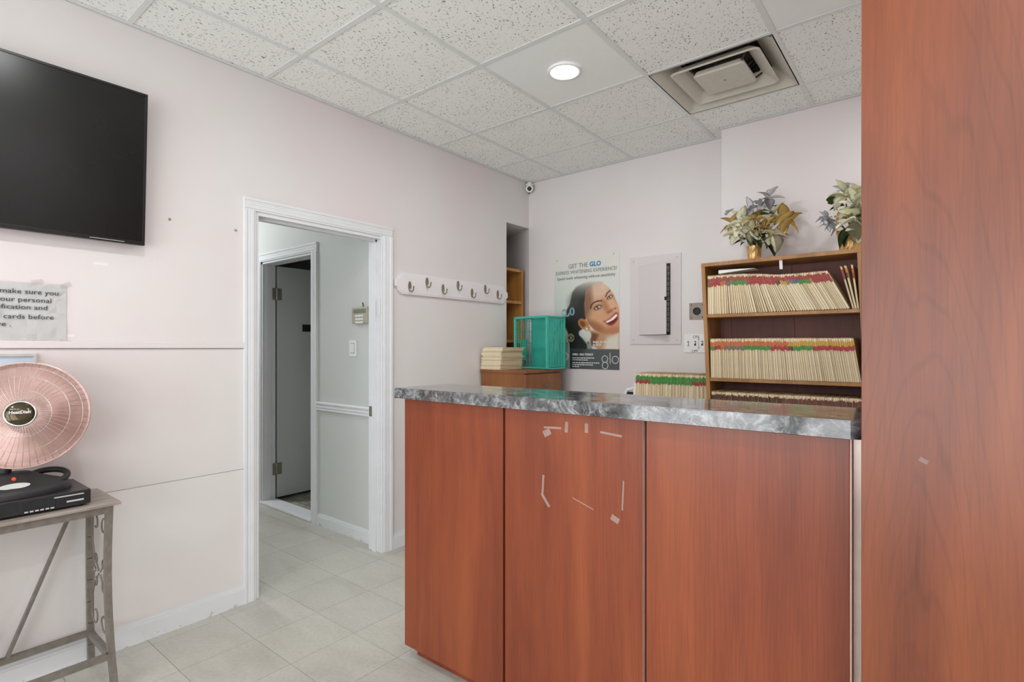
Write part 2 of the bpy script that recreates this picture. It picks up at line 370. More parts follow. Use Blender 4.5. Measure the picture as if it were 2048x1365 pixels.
# corridor: wall seen through the doorway, its doorway, side and end walls, washroom shell
CWY = 2.2; IX0, IX1, IH = -1.673, -.900, 2.02
b = B(); bx(b, IX1, -T, CWY, CWY+.11, 0, ZC); bx(b, -3.1, IX0, CWY, CWY+.11, 0, ZC); bx(b, IX0, IX1, CWY, CWY+.11, IH, ZC)
WC = struct('wall_corridor', b, 'corridor_paint')
b = B(); bx(b, -3.1, -T, .7, .8, 0, ZC); bx(b, -3.2, -3.1, .7, 4.3, 0, ZC); bx(b, -3.1, -.78, 4.2, 4.3, 0, ZC); bx(b, -.90, -.78, CWY+.11, 4.2, 0, ZC)
struct('wall_corridor_end', b, 'corridor_paint')
b = B(); bx(b, -3.2, -T, .7, 4.3, ZC, ZC+.05); struct('ceiling_corridor', b, 'smooth_tile')
b = B(); bx(b, -3.0, -.9, CWY+.115, 4.2, 2.30, 2.34); struct('ceiling_washroom', b, 'smooth_tile')

# ceiling: slab, tiles and grid bars
G_ = .6096; gx0_ = .3606; gy0_ = 1.3914
b = B(); VX0, VX1, VY0, VY1 = gx0_+2*G_, gx0_+3*G_, gy0_+2*G_, gy0_+3*G_
for q in ((-T, VX0, YF-.12, YB+.14), (VX1, XR+.15, YF-.12, YB+.14), (VX0, VX1, YF-.12, VY0), (VX0, VX1, VY1, YB+.14)): bx(b, *q, ZC+.03, ZC+.1)
CE = struct('ceiling', b, 'smooth_tile')
G = .6096; gx0 = .3606; gy0 = 1.3914
xl = [0]+[gx0+k*G for k in range(0, 9) if gx0+k*G < XR]+[XR]
yl = [YF]+[gy0+k*G for k in range(-7, 4) if YF < gy0+k*G < YB]+[YB]
meshes = {}
vent_c = light_c = None
for i in range(len(xl)-1):
    for j in range(len(yl)-1):
        x0, x1, y0, y1 = xl[i], xl[i+1], yl[j], yl[j+1]
        if x1-x0 < .05 or y1-y0 < .05: continue
        cx_, cy_ = (x0+x1)/2, (y0+y1)/2
        if abs(cx_-1.885) < .1 and abs(cy_-2.915) < .1: vent_c = (x0, x1, y0, y1); continue
        is_l = any(abs(cx_-a_) < .1 and abs(cy_-c_) < .1 for a_, c_ in LEDS)
        sm = is_l or (abs(cx_-2.49) < .1 and abs(cy_-2.306) < .1)
        key = (round(x1-x0, 3), round(y1-y0, 3), sm)
        if key not in meshes:
            t = B(); hx, hy = (x1-x0)/2-.003, (y1-y0)/2-.003
            bx(t, -hx, hx, -hy, hy, 0, .016)
            o = obj('ceiling_tile', t, 'smooth_tile' if sm else 'acoustic_tile', CE); meshes[key] = o.data
        else:
            o = bpy.data.objects.new('ceiling_tile', meshes[key]); C.objects.link(o); o.parent = CE
        o.location = (cx_, cy_, ZC+.004); o.rotation_euler = (0, 0, 0)
for x in xl[1:-1]:
    b = B(); bx(b, x-.012, x+.012, YF, YB, ZC, ZC+.003); bx(b, x-.003, x+.003, YF, YB, ZC+.003, ZC+.028); obj('grid_bar', b, 'grid_metal', CE)
for y in yl[1:-1]:
    for k in range(len(xl)-1):
        b = B(); a_ = xl[k]+(.0125 if k else 0); c_ = xl[k+1]-.0125
        bx(b, a_, c_, y-.012, y+.012, ZC, ZC+.003); bx(b, a_, c_, y-.003, y+.003, ZC+.003, ZC+.028); obj('grid_bar', b, 'grid_metal', CE)
for nm, q in (('wall_angle', (0, .022, YF, YB)), ('wall_angle', (0.022, XR, YB-.022, YB)), ('wall_angle', (xc, XR, 3.54, 3.562))):
    b = B(); bx(b, q[0], q[1], q[2], q[3], ZC-.001, ZC+.002); bx(b, q[0], q[0]+.0015 if q[1] < .05 else q[1], q[3]-.0015 if q[1] > .05 else q[2], q[3], ZC-.001, ZC+.014); obj(nm, b, 'grid_metal', CE)

# doorway casing (moulded), jambs, stops
def casing(bm, path, w_, t_, mat=0):
    pass
def mould(bm, a0, a1, axis, w0, w1, face, out):
    """flat moulding with steps: along 'axis' from a0 to a1, width w0..w1, face coordinate, out = +1 to +x or -1 to -y"""
    n = w1-w0
    pr = [(0, 0), (0, .016), (.20, .016), (.26, .0125), (.34, .0125), (.37, .011), (.41, .0125), (.54, .0125), (.57, .011), (.61, .0125), (.82, .0125), (.90, .009), (1, .009), (1, 0)]
    if axis == 'z' and out == '+x': prism(bm, [(face+t_, w0+n*f) for f, t_ in pr], a0, a1, 'z')
    if axis == 'y' and out == '+x': prism(bm, [(face+t_, w0+n*f) for f, t_ in pr], a0, a1, 'y')
    if axis == 'z' and out == '-y': prism(bm, [(w0+n*f, face-t_) for f, t_ in pr], a0, a1, 'z')
    if axis == 'x' and out == '-y': prism(bm, [(face-t_, w0+n*f) for f, t_ in pr], a0, a1, 'x')
OY0, OY1, OZ = 1.2796, 2.222, 2.075
door1 = bpy.data.objects.new('door_1', None); C.objects.link(door1); door1['kind'] = 'structure'; door1.location = (0, (D0+D1)/2, 0)
def child(o, p): o.parent = p; o.matrix_parent_inverse = p.matrix_basis.inverted(); return o
b = B(); mould(b, 0, DH, 'z', OY0, D0, 0, '+x'); child(obj('casing', b, 'white_trim'), door1)
b = B(); mould(b, 0, DH, 'z', OY1, D1-.006, 0, '+x'); child(obj('casing', b, 'white_trim'), door1)
b = B(); mould(b, OY0, OY1, 'y', OZ, DH, 0, '+x'); child(obj('head_casing', b, 'white_trim'), door1)
b = B(); bx(b, -T-.005, .0, D0, D0+.02, 0, DH); child(obj('jamb', b, 'white_trim'), door1)
b = B(); bx(b, -T-.005, .0, D1-.012, D1+.006, 0, DH); bx(b, -.075, -.04, D1-.024, D1-.012, 0, DH-.02); child(obj('jamb', b, 'white_trim'), door1)
b = B(); bx(b, -T-.005, .0, D0+.02, D1-.012, DH-.02, DH); bx(b, -.075, -.04, D0+.02, D1-.012, DH-.032, DH-.02); child(obj('head_jamb', b, 'white_trim'), door1)
p = onx(753, 615, -.03)
b = B(); bx(b, -.036, -.008, D1-.016, D1-.010, p.z-.045, p.z+.05); tube(b, [(-.006, D1-.018, p.z-.052), (-.006, D1-.018, p.z+.057)], .006)
child(obj('painted_hinge', b, 'white_trim'), door1)
b = B(); bx(b, -.118, -.085, D1-.0145, D1-.011, .86, .925); child(obj('strike_plate', b, 'bronze_metal'), door1)['label'] = 'dark metal strike plate'

# inner doorway
door2 = bpy.data.objects.new('door_2', None); C.objects.link(door2); door2['kind'] = 'structure'; door2.location = ((IX0+IX1)/2, CWY, 0)
b = B(); mould(b, 0, IH, 'z', IX0-.066, IX0, CWY, '-y'); child(obj('casing', b, 'white_trim'), door2)
b = B(); mould(b, 0, IH, 'z', IX1+.078, IX1, CWY, '-y'); child(obj('casing', b, 'white_trim'), door2)
b = B(); mould(b, IX0-.066, IX1+.078, 'x', IH+.066, IH, CWY, '-y'); child(obj('head_casing', b, 'white_trim'), door2)
b = B(); bx(b, IX0, IX0+.018, CWY, CWY+.11, 0, IH); bx(b, IX0+.018, IX0+.028, CWY+.03, CWY+.065, 0, IH); child(obj('jamb', b, 'white_trim'), door2)
b = B(); bx(b, IX1-.018, IX1, CWY, CWY+.11, 0, IH); child(obj('jamb', b, 'white_trim'), door2)
b = B(); bx(b, IX0, IX1, CWY, CWY+.11, IH-.018, IH); child(obj('head_jamb', b, 'white_trim'), door2)
b = B(); bx(b, IX0, IX1, CWY-.02, CWY+.115, 0.001, .022, .004); child(obj('threshold', b, 'white_trim'), door2)
lf = B(); bx(lf, IX0-.013, IX0+.022, CWY+.125, CWY+.885, .025, 2.0, .002)
leaf = child(obj('door_leaf', lf, 'door_paint'), door2)
for z in (.27, 1.76):
    hg = B(); bx(hg, IX0+.017, IX0+.024, CWY+.085, CWY+.165, z-.05, z+.05); tube(hg, [(IX0+.028, CWY+.118, z-.05), (IX0+.028, CWY+.118, z+.05)], .008)
    for dz in (-.03, 0, .03):
        for dy in (.097, .15): bx(hg, IX0+.022, IX0+.0265, CWY+dy-.004, CWY+dy+.004, z+dz-.004, z+dz+.004)
    h_ = obj('hinge', hg, 'hinge_metal', leaf)
p = onx(620, 657, IX0+.022)
b = B(); bx(b, IX0+.022, IX0+.026, p.y-.075, p.y+.06, p.z-.032, p.z+.032, .001); sg = obj('door_sign', b, 'socket_black', leaf); sg['label'] = 'small black plate'

# baseboards, rails, seams
def baseb(bm, axis, a0, a1, face, sgn, h):
    for z0, z1, th in ((0, h*.78, .014), (h*.78, h*.90, .010), (h*.9, h, .006)):
        if axis == 'y': bx(bm, min(face, face+sgn*th), max(face, face+sgn*th), a0, a1, z0, z1)
        else: bx(bm, a0, a1, min(face, face+sgn*th), max(face, face+sgn*th), z0, z1)
b = B(); baseb(b, 'y', YF, OY0, 0, 1, .098); baseb(b, 'y', OY1, NY, 0, 1, .098); struct('baseboard_left', b, 'worn_trim')
b = B(); baseb(b, 'x', 0, xc, YB, -1, .098); struct('baseboard_back', b, 'worn_trim')
b = B(); baseb(b, 'x', IX1+.078, -T-.005, CWY, -1, .085); baseb(b, 'x', -3.1, IX0-.066, CWY, -1, .085); struct('baseboard_corridor', b, 'worn_trim')
b = B()
for a0, a1 in ((IX1+.078, -T-.005), (-3.1, IX0-.066)):
    prism(b, [(CWY-t_, z_) for t_, z_ in ((0, .845), (.013, .845), (.014, .853), (.009, .857), (.010, .862), (.016, .866), (.016, .876), (.010, .882), (.012, .889), (.021, .893), (.021, .903), (.018, .906), (0, .906))], a0, a1, 'x')
struct('trim_1', b, 'white_trim')
zr = onx(487, 685.5, 0).z; zr2 = onx(487, 697, 0).z
b = B(); bx(b, 0, .009, YF, OY0, zr2, zr, .003); bx(b, 0, .0015, YF, OY0, zr2-.003, zr2, mat=1); struct('trim_2', b, ['wall_paint', 'seam_grey'])  # thin grey strip paints the shadow gap under the rail
zs = onx(487, 938.5, 0).z
b = B(); bx(b, 0, .005, YF, OY0, .098, zs); bx(b, 0, .0052, YF, OY0, zs, zs+.0015, mat=1); struct('trim_3', b, ['wall_paint', 'seam_grey'])
# anchors left in the wall
for k, (px, py) in enumerate(((339, 439), (471, 461))):
    p = onx(px, py, 0); b = B(); lathe(b, [(.006, 0), (.006, .003), (.003, .005)], 10, frame((0, 1, 0), (0, 0, 1), p))
    tag(obj('wall_anchor', b, 'seam_grey'), ['small grey screw anchor left in the wall, close beside the television', 'small grey screw anchor left in the wall, close beside the door casing'][k], 'anchor')

# ------------------------------------------------------------ ceiling fittings
for k, (x, y) in enumerate(LEDS):
    e = empty('downlight', (x, y, ZC), 'round glowing recessed downlight in the smooth ceiling tile beside the air vent' if k == 0 else 'round recessed downlight in the ceiling outside the view', 'light', None if k == 0 else 'downlights in the rest of the ceiling')
    b = B(); lathe(b, [(.086, .002), (.084, -.006), (.074, -.009), (.071, -.003), (.071, .002)], 40, cap=False); obj('trim_ring', b, 'smooth_tile', e, smooth='all')
    b = B(); lathe(b, [(.0705, -.002), (.04, -.0045), (0, -.005)], 40, cap=False); obj('lens', b, 'lens_glow', e, smooth='all')
x0, x1, y0, y1 = vent_c; vx, vy = (x0+x1)/2, (y0+y1)/2; hh = .298
e = empty('air_diffuser', (vx, vy, ZC), 'cream stepped square air diffuser in the ceiling with nested cones', 'vent')
def rect_ring(bm, s0, z0, s1, z1, cz=.0, rad=.03, n=5, mat=0):
    def loop(s, z):
        v = []
        for qx, qy, a0 in ((1, 1, 0), (-1, 1, 90), (-1, -1, 180), (1, -1, 270)):
            for k in range(n+1):
                a = math.radians(a0+90*k/n); r = min(rad, s*.3); v.append(bm.verts.new((qx*(s-r)+r*math.cos(a), qy*(s-r)+r*math.sin(a), z)))
        return v
    A, D = loop(s0, z0), loop(s1, z1)
    for k in range(len(A)): bm.faces.new((A[k], A[(k+1)%len(A)], D[(k+1)%len(A)], D[k])).material_index = mat
    return A, D
b = B(); rect_ring(b, .298, .0, .290, .0, rad=.004); rect_ring(b, .290, .0, .19, .085, rad=.02); obj('outer_frame', b, 'vent_cream', e)
b = B(); bx(b, -.27, .27, -.27, .27, .12, .125); lathe(b, [(.16, .122), (.16, .09), (.155, .09), (.155, .122)], 32)
for q in ((-.27, -.19, -.27, .27), (.19, .27, -.27, .27), (-.19, .19, -.27, -.19), (-.19, .19, .19, .27)): bx(b, *q, .086, .12)
obj('duct_plenum', b, 'duct_dark', e)
b = B(); rect_ring(b, .212, .004, .220, .010, rad=.03); rect_ring(b, .220, .010, .19, .04, rad=.03); rect_ring(b, .212, .004, .165, .040, rad=.03); rect_ring(b, .165, .04, .145, .06, rad=.03)
obj('middle_cone', b, 'vent_cream', e)
b = B(); A, D = rect_ring(b, .122, .002, .128, .008, rad=.02); b.faces.new(A); rect_ring(b, .128, .008, .12, .03, rad=.02); bx(b, -.006, .006, -.002, .002, .0005, .002, mat=1)
obj('centre_plate', b, ['vent_cream', 'socket_black'], e)
for sx in (-1, 1):
    for sy in (-1, 1):
        b = B(); tube(b, [(sx*.11, sy*.11, .012), (sx*.155, sy*.155, .06), (sx*.18, sy*.18, .10)], .005); obj('hanger_rod', b, 'duct_dark', e)
for k in range(7):
    b = B(); a = k*.9; tube(b, [(.10*math.cos(a), .10*math.sin(a), .03), (.13*math.cos(a+.2), .13*math.sin(a+.2), .07), (.12*math.cos(a+.5), .12*math.sin(a+.5), .1)], .006, 6); obj('damper_arm', b, 'duct_dark', e)
# security camera in the corner
e = empty('security_camera', (.045, 3.66, 2.655), 'small white security camera with black lens in the ceiling corner', 'camera')
b = B(); lathe(b, [(.001, 0), (.034, 0), (.034, .012), (.020, .018), (.018, .03)], 20, Matrix.Translation((-.012, .008, .03))); obj('base', b, 'paper_white', e, smooth=True)
dirv = Vector((.55, -.75, -.28)).normalized(); Q = dirv.to_track_quat('Z', 'Y').to_matrix().to_4x4(); Q.translation = Vector((0, -.01, .0))
b = B(); lathe(b, [(0, -.035), (.022, -.034), (.030, -.02), (.032, .02), (.030, .028), (.026, .028)], 24, Q); obj('housing', b, 'paper_white', e, smooth=True)
b = B(); lathe(b, [(0, .024), (.026, .025), (.026, .027), (.012, .029), (0, .031)], 24, Q, cap=False); obj('lens', b, 'socket_black', e, smooth=True)
b = B(); tube(b, [(-.03, .02, .03), (-.04, .03, .01), (-.035, .035, -.03)], .004); obj('cable', b, 'socket_black', e)

# ------------------------------------------------------------ left wall things
# television
pr_ = onx(289, 492, .05); pt_ = onx(295, 190, .09)
yv = pr_.y; zb, zt = pr_.z, pt_.z; tw = 1.11
e = empty('television', (.05, yv-tw/2, zb), 'large black flat television tilted forward on the left wall', 'television')
tilt = math.atan2(.04, zt-zb); R = Matrix.Rotation(tilt, 4, 'Y'); hv = (zt-zb)/math.cos(tilt)
b = B(); bx(b, -.03, 0, -tw/2, tw/2, 0, hv, .003, Mx=R); bx(b, -.05, -.03, -.35, .35, .1, hv-.1, Mx=R); obj('housing', b, 'tv_black', e)
b = B(); bw = .010
for q in ((-tw/2, tw/2, 0, .016), (-tw/2, tw/2, hv-bw, hv), (-tw/2, -tw/2+bw, .016, hv-bw), (tw/2-bw, tw/2, .016, hv-bw)): bx(b, 0, .004, *q, .001, Mx=R)
obj('bezel', b, 'tv_black', e)
b = B(); bx(b, .0, .0015, -tw/2+bw, tw/2-bw, .016, hv-bw, Mx=R); obj('screen', b, 'tv_screen', e)
b = B(); bx(b, .004, .0055, -.02, .02, .003, .011, Mx=R); obj('badge', b, 'grey_plate', e)
b = B(); bx(b, .004, .0052, .36, .48, .006, .008, Mx=R); obj('control_strip', b, 'grey_plate', e)
b = B(); bx(b, -.048, -.03, -.25, .25, .05, .35); obj('wall_bracket', b, 'bronze_metal', e)
# paper notice
TR, BR = onx(132, 571, .002), onx(130, 684, .002)
pw = .30; e = empty('paper_notice', (.002, TR.y-pw/2, (TR.z+BR.z)/2), 'white printed paper notice taped to the wall under the television', 'notice')
b = B(); n = 10
gv = [[b.verts.new((.0008+.003*abs(math.sin(i*1.3+j*.8))*(i/n)*(abs(j-4)/4), -pw/2+pw*i/n, -(TR.z-BR.z)/2+(TR.z-BR.z)*j/8)) for j in range(9)] for i in range(n+1)]
for i in range(n):
    for j in range(8): b.faces.new((gv[i][j], gv[i+1][j], gv[i+1][j+1], gv[i][j+1]))
bmesh.ops.solidify(b, geom=b.faces[:], thickness=.0004)
obj('sheet', b, 'paper_white', e)
for s_, px, py in (('Please make sure you', 117, 592), ('have your personal', 103, 607), ('identification and', 95, 621), ('insurance id cards before', 107, 640), ('you leave .', 22, 653)):
    p = onx(px, py, 0); text(s_, .0262, 'ink', frame((0, 1, 0), (0, 0, 1), (.0045, p.y-e.location.y, p.z-e.location.z)), e, bold=0, align='RIGHT', sx=1.12)
for dy, dz, r_ in ((.148, .115, .5), (.148, -.118, -.1), (.06, .12, 0.2)):
    b = B(); bx(b, .003, .0036, -.018, .018, -.009, .009, Mx=Matrix.Translation((0, dy, dz)) @ Matrix.Rotation(r_, 4, 'X')); obj('tape_strip', b, 'tape', e)
for k, (px, py, L) in enumerate(((202, 528, .05), (137, 672, .04))):
    p = onx(px, py, 0); b = B(); bx(b, 0, .0008, p.y-L/2, p.y+L/2, p.z-.006, p.z+.006); tag(obj('tape_residue', b, 'tape_pale'), ['faint strip of old tape on the wall just below the television', 'faint strip of old tape on the wall right of the paper notice'][k], 'tape')
# small framed picture behind the heater
p0 = onx(74, 708, .01)
e = empty('picture_frame', (0, p0.y-.11, p0.z-.16), 'small grey framed picture on the wall behind the dish heater', 'picture')
b = B()
for q in ((-.11, .11, .15, .16), (-.11, .11, 0, .01), (-.11, -.1, .01, .15), (.1, .11, .01, .15)): bx(b, 0, .014, *q, .001)
obj('frame', b, 'grey_plate', e)
b = B(); bx(b, 0, .006, -.1, .1, .01, .15); plain('picture_blue', (196, 212, 226), .2, var=.1, scale=9); obj('picture', b, 'picture_blue', e)
# hook rail
pa, pb = onx(787, 560, 0), onx(1012, 590, 0)
ya, yb = pa.y, pb.y; zc_ = (onx(880, 556, 0).z+onx(880, 596, 0).z)/2; hb = (onx(880, 556, 0).z-onx(880, 596, 0).z)/2
e = empty('hook_rail', (0, (ya+yb)/2, zc_), 'white wooden coat rail with seven metal hooks right of the doorway', 'coat rail')
L2 = (yb-ya)/2; out = []
def endshape(sg):
    pts = [(L2-.085, hb)]
    for k in range(7): a = PI/2*(k/6); pts.append((L2-.03-.03*math.cos(a)*0-.035*(1-math.sin(a))*1.0, hb-.030*(k/6)))
    pts += [(L2-.022, hb*.42), (L2-.004, hb*.34), (L2, hb*.18), (L2, 0)]
    return [(sg*p_[0], p_[1]) for p_ in pts]
rt = endshape(1); top_ = rt; bot = [(y, -z) for y, z in rt[:-1]][::-1]
poly = top_+bot; poly = poly+[(-y, z) for y, z in poly[::-1]]
res = []
for q in poly:
    if not res or (abs(q[0]-res[-1][0])+abs(q[1]-res[-1][1])) > 1e-5: res.append(q)
b = B(); prism(b, res, 0.001, .018); prism(b, [(y*.99, z*.86) for y, z in res], .018, .021); obj('board', b, 'board_white', e)
hook = None
for px, py in ((819, 575), (853.5, 567), (885.5, 580), (915.5, 573), (943.5, 588), (970, 580), (995, 591)):
    p = onx(px, py, .02)
    if hook is None:
        b = B()
        prism(b, [(.014*math.sin(a)*(1 if math.cos(a) < 0 else .95)*(1-.35*max(0, -math.cos(a))), .006+.034*math.cos(a)) for a in [2*PI*k/18 for k in range(18)]], .021, .0245)
        tube(b, [(.022, 0, -.010), (.030, 0, -.026), (.045, 0, -.032), (.058, 0, -.022), (.062, 0, -.004)], [.005, .0045, .004, .0038, .0036], 8)
        lathe(b, [(0, -.006), (.005, -.003), (.006, 0), (.004, .004), (0, .006)], 10, Matrix.Translation((.062, 0, 0)), cap=False)
        for dz in (.028, -.012): lathe(b, [(.003, 0), (.002, .0015), (0, .002)], 8, frame((0, 1, 0), (0, 0, 1), (.0245, 0, dz)))
        hk = obj('hook', b, 'hook_metal', e, smooth=True); hook = hk.data
    else:
        hk = bpy.data.objects.new('hook', hook); C.objects.link(hk); hk.parent = e
    hk.location = (0, p.y-e.location.y, p.z-e.location.z)
# corridor: alarm keypad and light switch
def tocy(px, py): return ony(px, py, CWY)
p, q = tocy(710, 616), tocy(742, 647)
e = empty('alarm_keypad', ((p.x+q.x)/2, CWY, (p.z+q.z)/2), 'beige alarm keypad with display on the corridor wall', 'keypad')
hw, hz = (q.x-p.x)/2, abs(p.z-q.z)/2
b = B(); bx(b, -hw, hw, -.028, 0, -hz, hz, .005); obj('housing', b, 'keypad_grey', e)
b = B(); bx(b, -hw*.75, hw*.75, -.030, -.027, hz*.25, hz*.72); obj('display', b, 'lcd', e)
for r_ in range(3):
    for c_ in range(4):
        b = B(); bx(b, -.042+c_*.022, -.026+c_*.022, -.032, -.027, hz*.05-r_*.022-.014, hz*.05-r_*.022, .002); obj('key', b, 'paper_white', e)
b = B(); tube(b, [(.01, -.004, hz), (.008, -.006, hz+.02), (.0, -.003, hz+.03)], .003); obj('wire', b, 'socket_black', e)
p, q = tocy(699.5, 681), tocy(713.5, 713.5)
e = empty('light_switch', ((p.x+q.x)/2, CWY, (p.z+q.z)/2), 'white rocker light switch on the corridor wall below the keypad', 'switch')
hw, hz = (q.x-p.x)/2, abs(p.z-q.z)/2
b = B(); bx(b, -hw, hw, -.006, 0, -hz, hz, .002); obj('plate', b, 'paper_white', e)
b = B(); bx(b, -hw*.45, hw*.45, -.011, -.005, -hz*.55, hz*.55, .002); bx(b, -hw*.52, hw*.52, -.0065, -.0055, -hz*.62, hz*.62, mat=1); obj('rocker', b, ['paper_white', 'seam_grey'], e)

# ------------------------------------------------------------ back wall things
PX0, PX1 = ony(1110, 520, YB).x, ony(1239.5, 506, YB).x; PZ1 = ony(1110, 520.5, YB).z; PZ0 = ony(1239.5, 740.5, YB).z
PW, PH = PX1-PX0, PZ1-PZ0
e = empty('dental_poster', ((PX0+PX1)/2, YB, PZ0), 'large teeth whitening poster of a smiling dark haired woman on the back wall', 'poster')
def paint(X, Y):
    def C3(r, g, b_): return np.array([r, g, b_], float)/255
    img = np.zeros(X.shape+(3,))
    v = np.clip((Y-100)/1150, 0, 1)[..., None]; u = np.clip((X-100)/650, 0, 1)[..., None]
    img[:] = C3(222, 220, 212)*(1-v)+C3(206, 218, 212)*v
    img = img*(1-.35*np.clip(1-u*2.2, 0, 1)*np.clip((v-.1)*3, 0, 1))+C3(168, 190, 178)*.35*np.clip(1-u*2.2, 0, 1)*np.clip((v-.1)*3, 0, 1)
    def over(mask, c):
        nonlocal img
        m = np.clip(mask, 0, 1)[..., None]; img = img*(1-m)+c*m
    def poly(pts, soft=8):
        pts = np.array(pts, float); n = len(pts); d = np.full(X.shape, 1e9); ins = np.zeros(X.shape, bool)
        for i in range(n):
            a, b_ = pts[i], pts[(i+1) % n]; e_ = b_-a; wx, wy = X-a[0], Y-a[1]
            t_ = np.clip((wx*e_[0]+wy*e_[1])/(e_@e_+1e-9), 0, 1); d = np.minimum(d, np.hypot(wx-e_[0]*t_, wy-e_[1]*t_))
            if a[1] != b_[1]:
                c_ = ((a[1] > Y) != (b_[1] > Y)) & (X < (b_[0]-a[0])*(Y-a[1])/(b_[1]-a[1])+a[0]); ins ^= c_
        sd = np.where(ins, d, -d); return np.clip(sd/soft+.5, 0, 1)
    def ell(cx, cy, rx, ry, rot=0, soft=.15):
        c_, s_ = math.cos(rot), math.sin(rot); x_ = (X-cx)*c_+(Y-cy)*s_; y_ = -(X-cx)*s_+(Y-cy)*c_
        return np.clip((1-np.hypot(x_/rx, y_/ry))/soft+.5, 0, 1)
    def line(pts, w_, soft=3):
        pts = np.array(pts, float); d = np.full(X.shape, 1e9)
        for a, b_ in zip(pts[:-1], pts[1:]):
            e_ = b_-a; t_ = np.clip(((X-a[0])*e_[0]+(Y-a[1])*e_[1])/(e_@e_+1e-9), 0, 1); d = np.minimum(d, np.hypot(X-a[0]-e_[0]*t_, Y-a[1]-e_[1]*t_))
        return np.clip((w_-d)/soft+.5, 0, 1)
    hair = poly([(600, 372), (540, 362), (470, 368), (400, 388), (330, 425), (290, 480), (265, 600), (222, 680), (210, 760), (216, 830), (246, 890), (256, 990), (250, 1260), (500, 1260), (500, 1060), (450, 960), (380, 880), (440, 720), (520, 520)], 16)
    over(hair*np.clip((Y-360)/190, 0, 1)**.8, C3(40, 42, 38))
    over(ell(300, 560, 60, 90, .4, .8)*.35, C3(90, 88, 78))
    # neck, shoulder and bright garment
    over(poly([(470, 860), (600, 880), (757, 860), (757, 1062), (560, 1062), (490, 1000)], 20), C3(196, 146, 110))
    over(poly([(640, 930), (757, 880), (757, 1062), (600, 1062)], 50), C3(222, 214, 198))
    over(poly([(470, 880), (560, 900), (520, 1010), (480, 1030)], 26), C3(120, 78, 52))
    # face
    face = poly([(430, 470), (470, 410), (540, 372), (610, 392), (660, 440), (700, 500), (735, 590), (757, 680), (757, 880), (690, 902), (600, 896), (520, 860), (460, 800), (425, 720), (415, 600)], 14)
    over(face*np.clip((Y-350)/120, 0, 1), C3(204, 150, 114))
    over(face*ell(560, 450, 120, 90, -.5, .9)*.75, C3(226, 196, 172))
    over(face*ell(440, 600, 50, 170, .1, .9)*.75, C3(122, 84, 62))
    over(face*ell(560, 730, 90, 110, .3, .9)*.6, C3(222, 170, 132))
    over(face*ell(520, 830, 110, 50, .5, .9)*.75, C3(154, 92, 56))
    over(face*ell(690, 860, 80, 36, -.2, .9)*.7, C3(178, 116, 76))
    over(face*ell(620, 620, 26, 70, -.4, .9)*.6, C3(170, 108, 72))
    over(ell(690, 600, 34, 80, -.55, .9)*.55, C3(232, 188, 156))
    over(ell(665, 668, 34, 14, -.6, .6)*.65, C3(150, 82, 52)); over(ell(712, 640, 16, 9, -.5, .6)*.6, C3(120, 62, 42))
    # ear and earring
    over(ell(405, 800, 46, 62, -.7, .2), C3(186, 122, 80)); over(ell(398, 800, 22, 36, -.7, .5)*.8, C3(112, 62, 38))
    over(ell(445, 842, 30, 32, 0, .2), C3(198, 140, 96)); over(ell(440, 850, 14, 15, 0, .3), C3(232, 214, 170))
    # brows, eyes
    over(line([(478, 640), (486, 606), (512, 580), (548, 566), (586, 562)], 6, 5), C3(56, 38, 30)); over(line([(622, 522), (636, 488), (664, 460)], 5, 5), C3(56, 38, 30))
    for cx, cy, rr, ro in ((548, 630, 38, -.45), (662, 528, 28, -.62)):
        over(ell(cx, cy, rr*1.25, rr*.66, ro, .5)*.7, C3(120, 78, 60)); over(ell(cx, cy, rr, rr*.46, ro, .15), C3(40, 30, 28)); over(ell(cx+2, cy+1, rr*.78, rr*.30, ro, .3), C3(226, 220, 214))
        over(ell(cx, cy, rr*.34, rr*.34, 0, .3), C3(44, 34, 32)); over(ell(cx+4, cy-3, rr*.12, rr*.12, 0, .5), C3(250, 250, 250))
    # mouth
    over(poly([(612, 772), (660, 742), (722, 676), (742, 690), (742, 745), (714, 790), (680, 815), (642, 806)], 8), C3(166, 56, 44))
    over(poly([(626, 772), (668, 748), (726, 692), (736, 712), (700, 752), (660, 776), (634, 786)], 6), C3(246, 242, 236))
    over(poly([(640, 790), (680, 772), (730, 730), (734, 748), (700, 786), (664, 800)], 8), C3(96, 26, 26))
    over(line([(598, 780), (612, 772), (610, 758)], 3, 5)*.7, C3(130, 70, 48))
    # pale earring drop
    over(ell(402, 898, 44, 36, .6, .3)*.9, C3(214, 216, 208)); over(ell(452, 910, 36, 42, 0, .3)*.9, C3(216, 216, 208)); over(poly([(362, 905), (485, 930), (440, 1000)], 16)*.9, C3(208, 210, 202))
    over(poly([(440, 990), (480, 1000), (500, 1055), (445, 1055)], 14)*.8, C3(160, 172, 166))
    # grey band
    over(poly([(250, 1055), (800, 1048), (800, 1300), (250, 1300)], 8), C3(84, 90, 90)); over(poly([(262, 1062), (420, 1056), (330, 1300), (262, 1300)], 60)*.7, C3(44, 48, 46))
    # handheld device picture at the lower left
    over(poly([(100, 984), (245, 984), (262, 1000), (266, 1240), (258, 1254), (100, 1256)], 8), C3(146, 168, 164)); over(line([(100, 984), (244, 984), (260, 1002), (264, 1240), (256, 1254), (100, 1256)], 3, 3), C3(206, 220, 216))
    d = np.hypot(X-208, (Y-1132)); over(np.clip((9-np.abs(d-40))/4+.5, 0, 1), C3(214, 224, 220))
    # round seal
    d = np.hypot(X-278, (Y-942)*.82); over(np.clip((36-d)/4+.5, 0, 1), C3(26, 26, 24)); over(np.clip((4-np.abs(d-31))/3+.5, 0, 1), C3(196, 184, 130)); over(np.clip((3-np.abs(d-20))/3+.5, 0, 1)*(np.abs(Y-942) > 10), C3(206, 196, 150))
    over(ell(278, 942, 9, 11, 0, .3), C3(226, 214, 196))
    return img
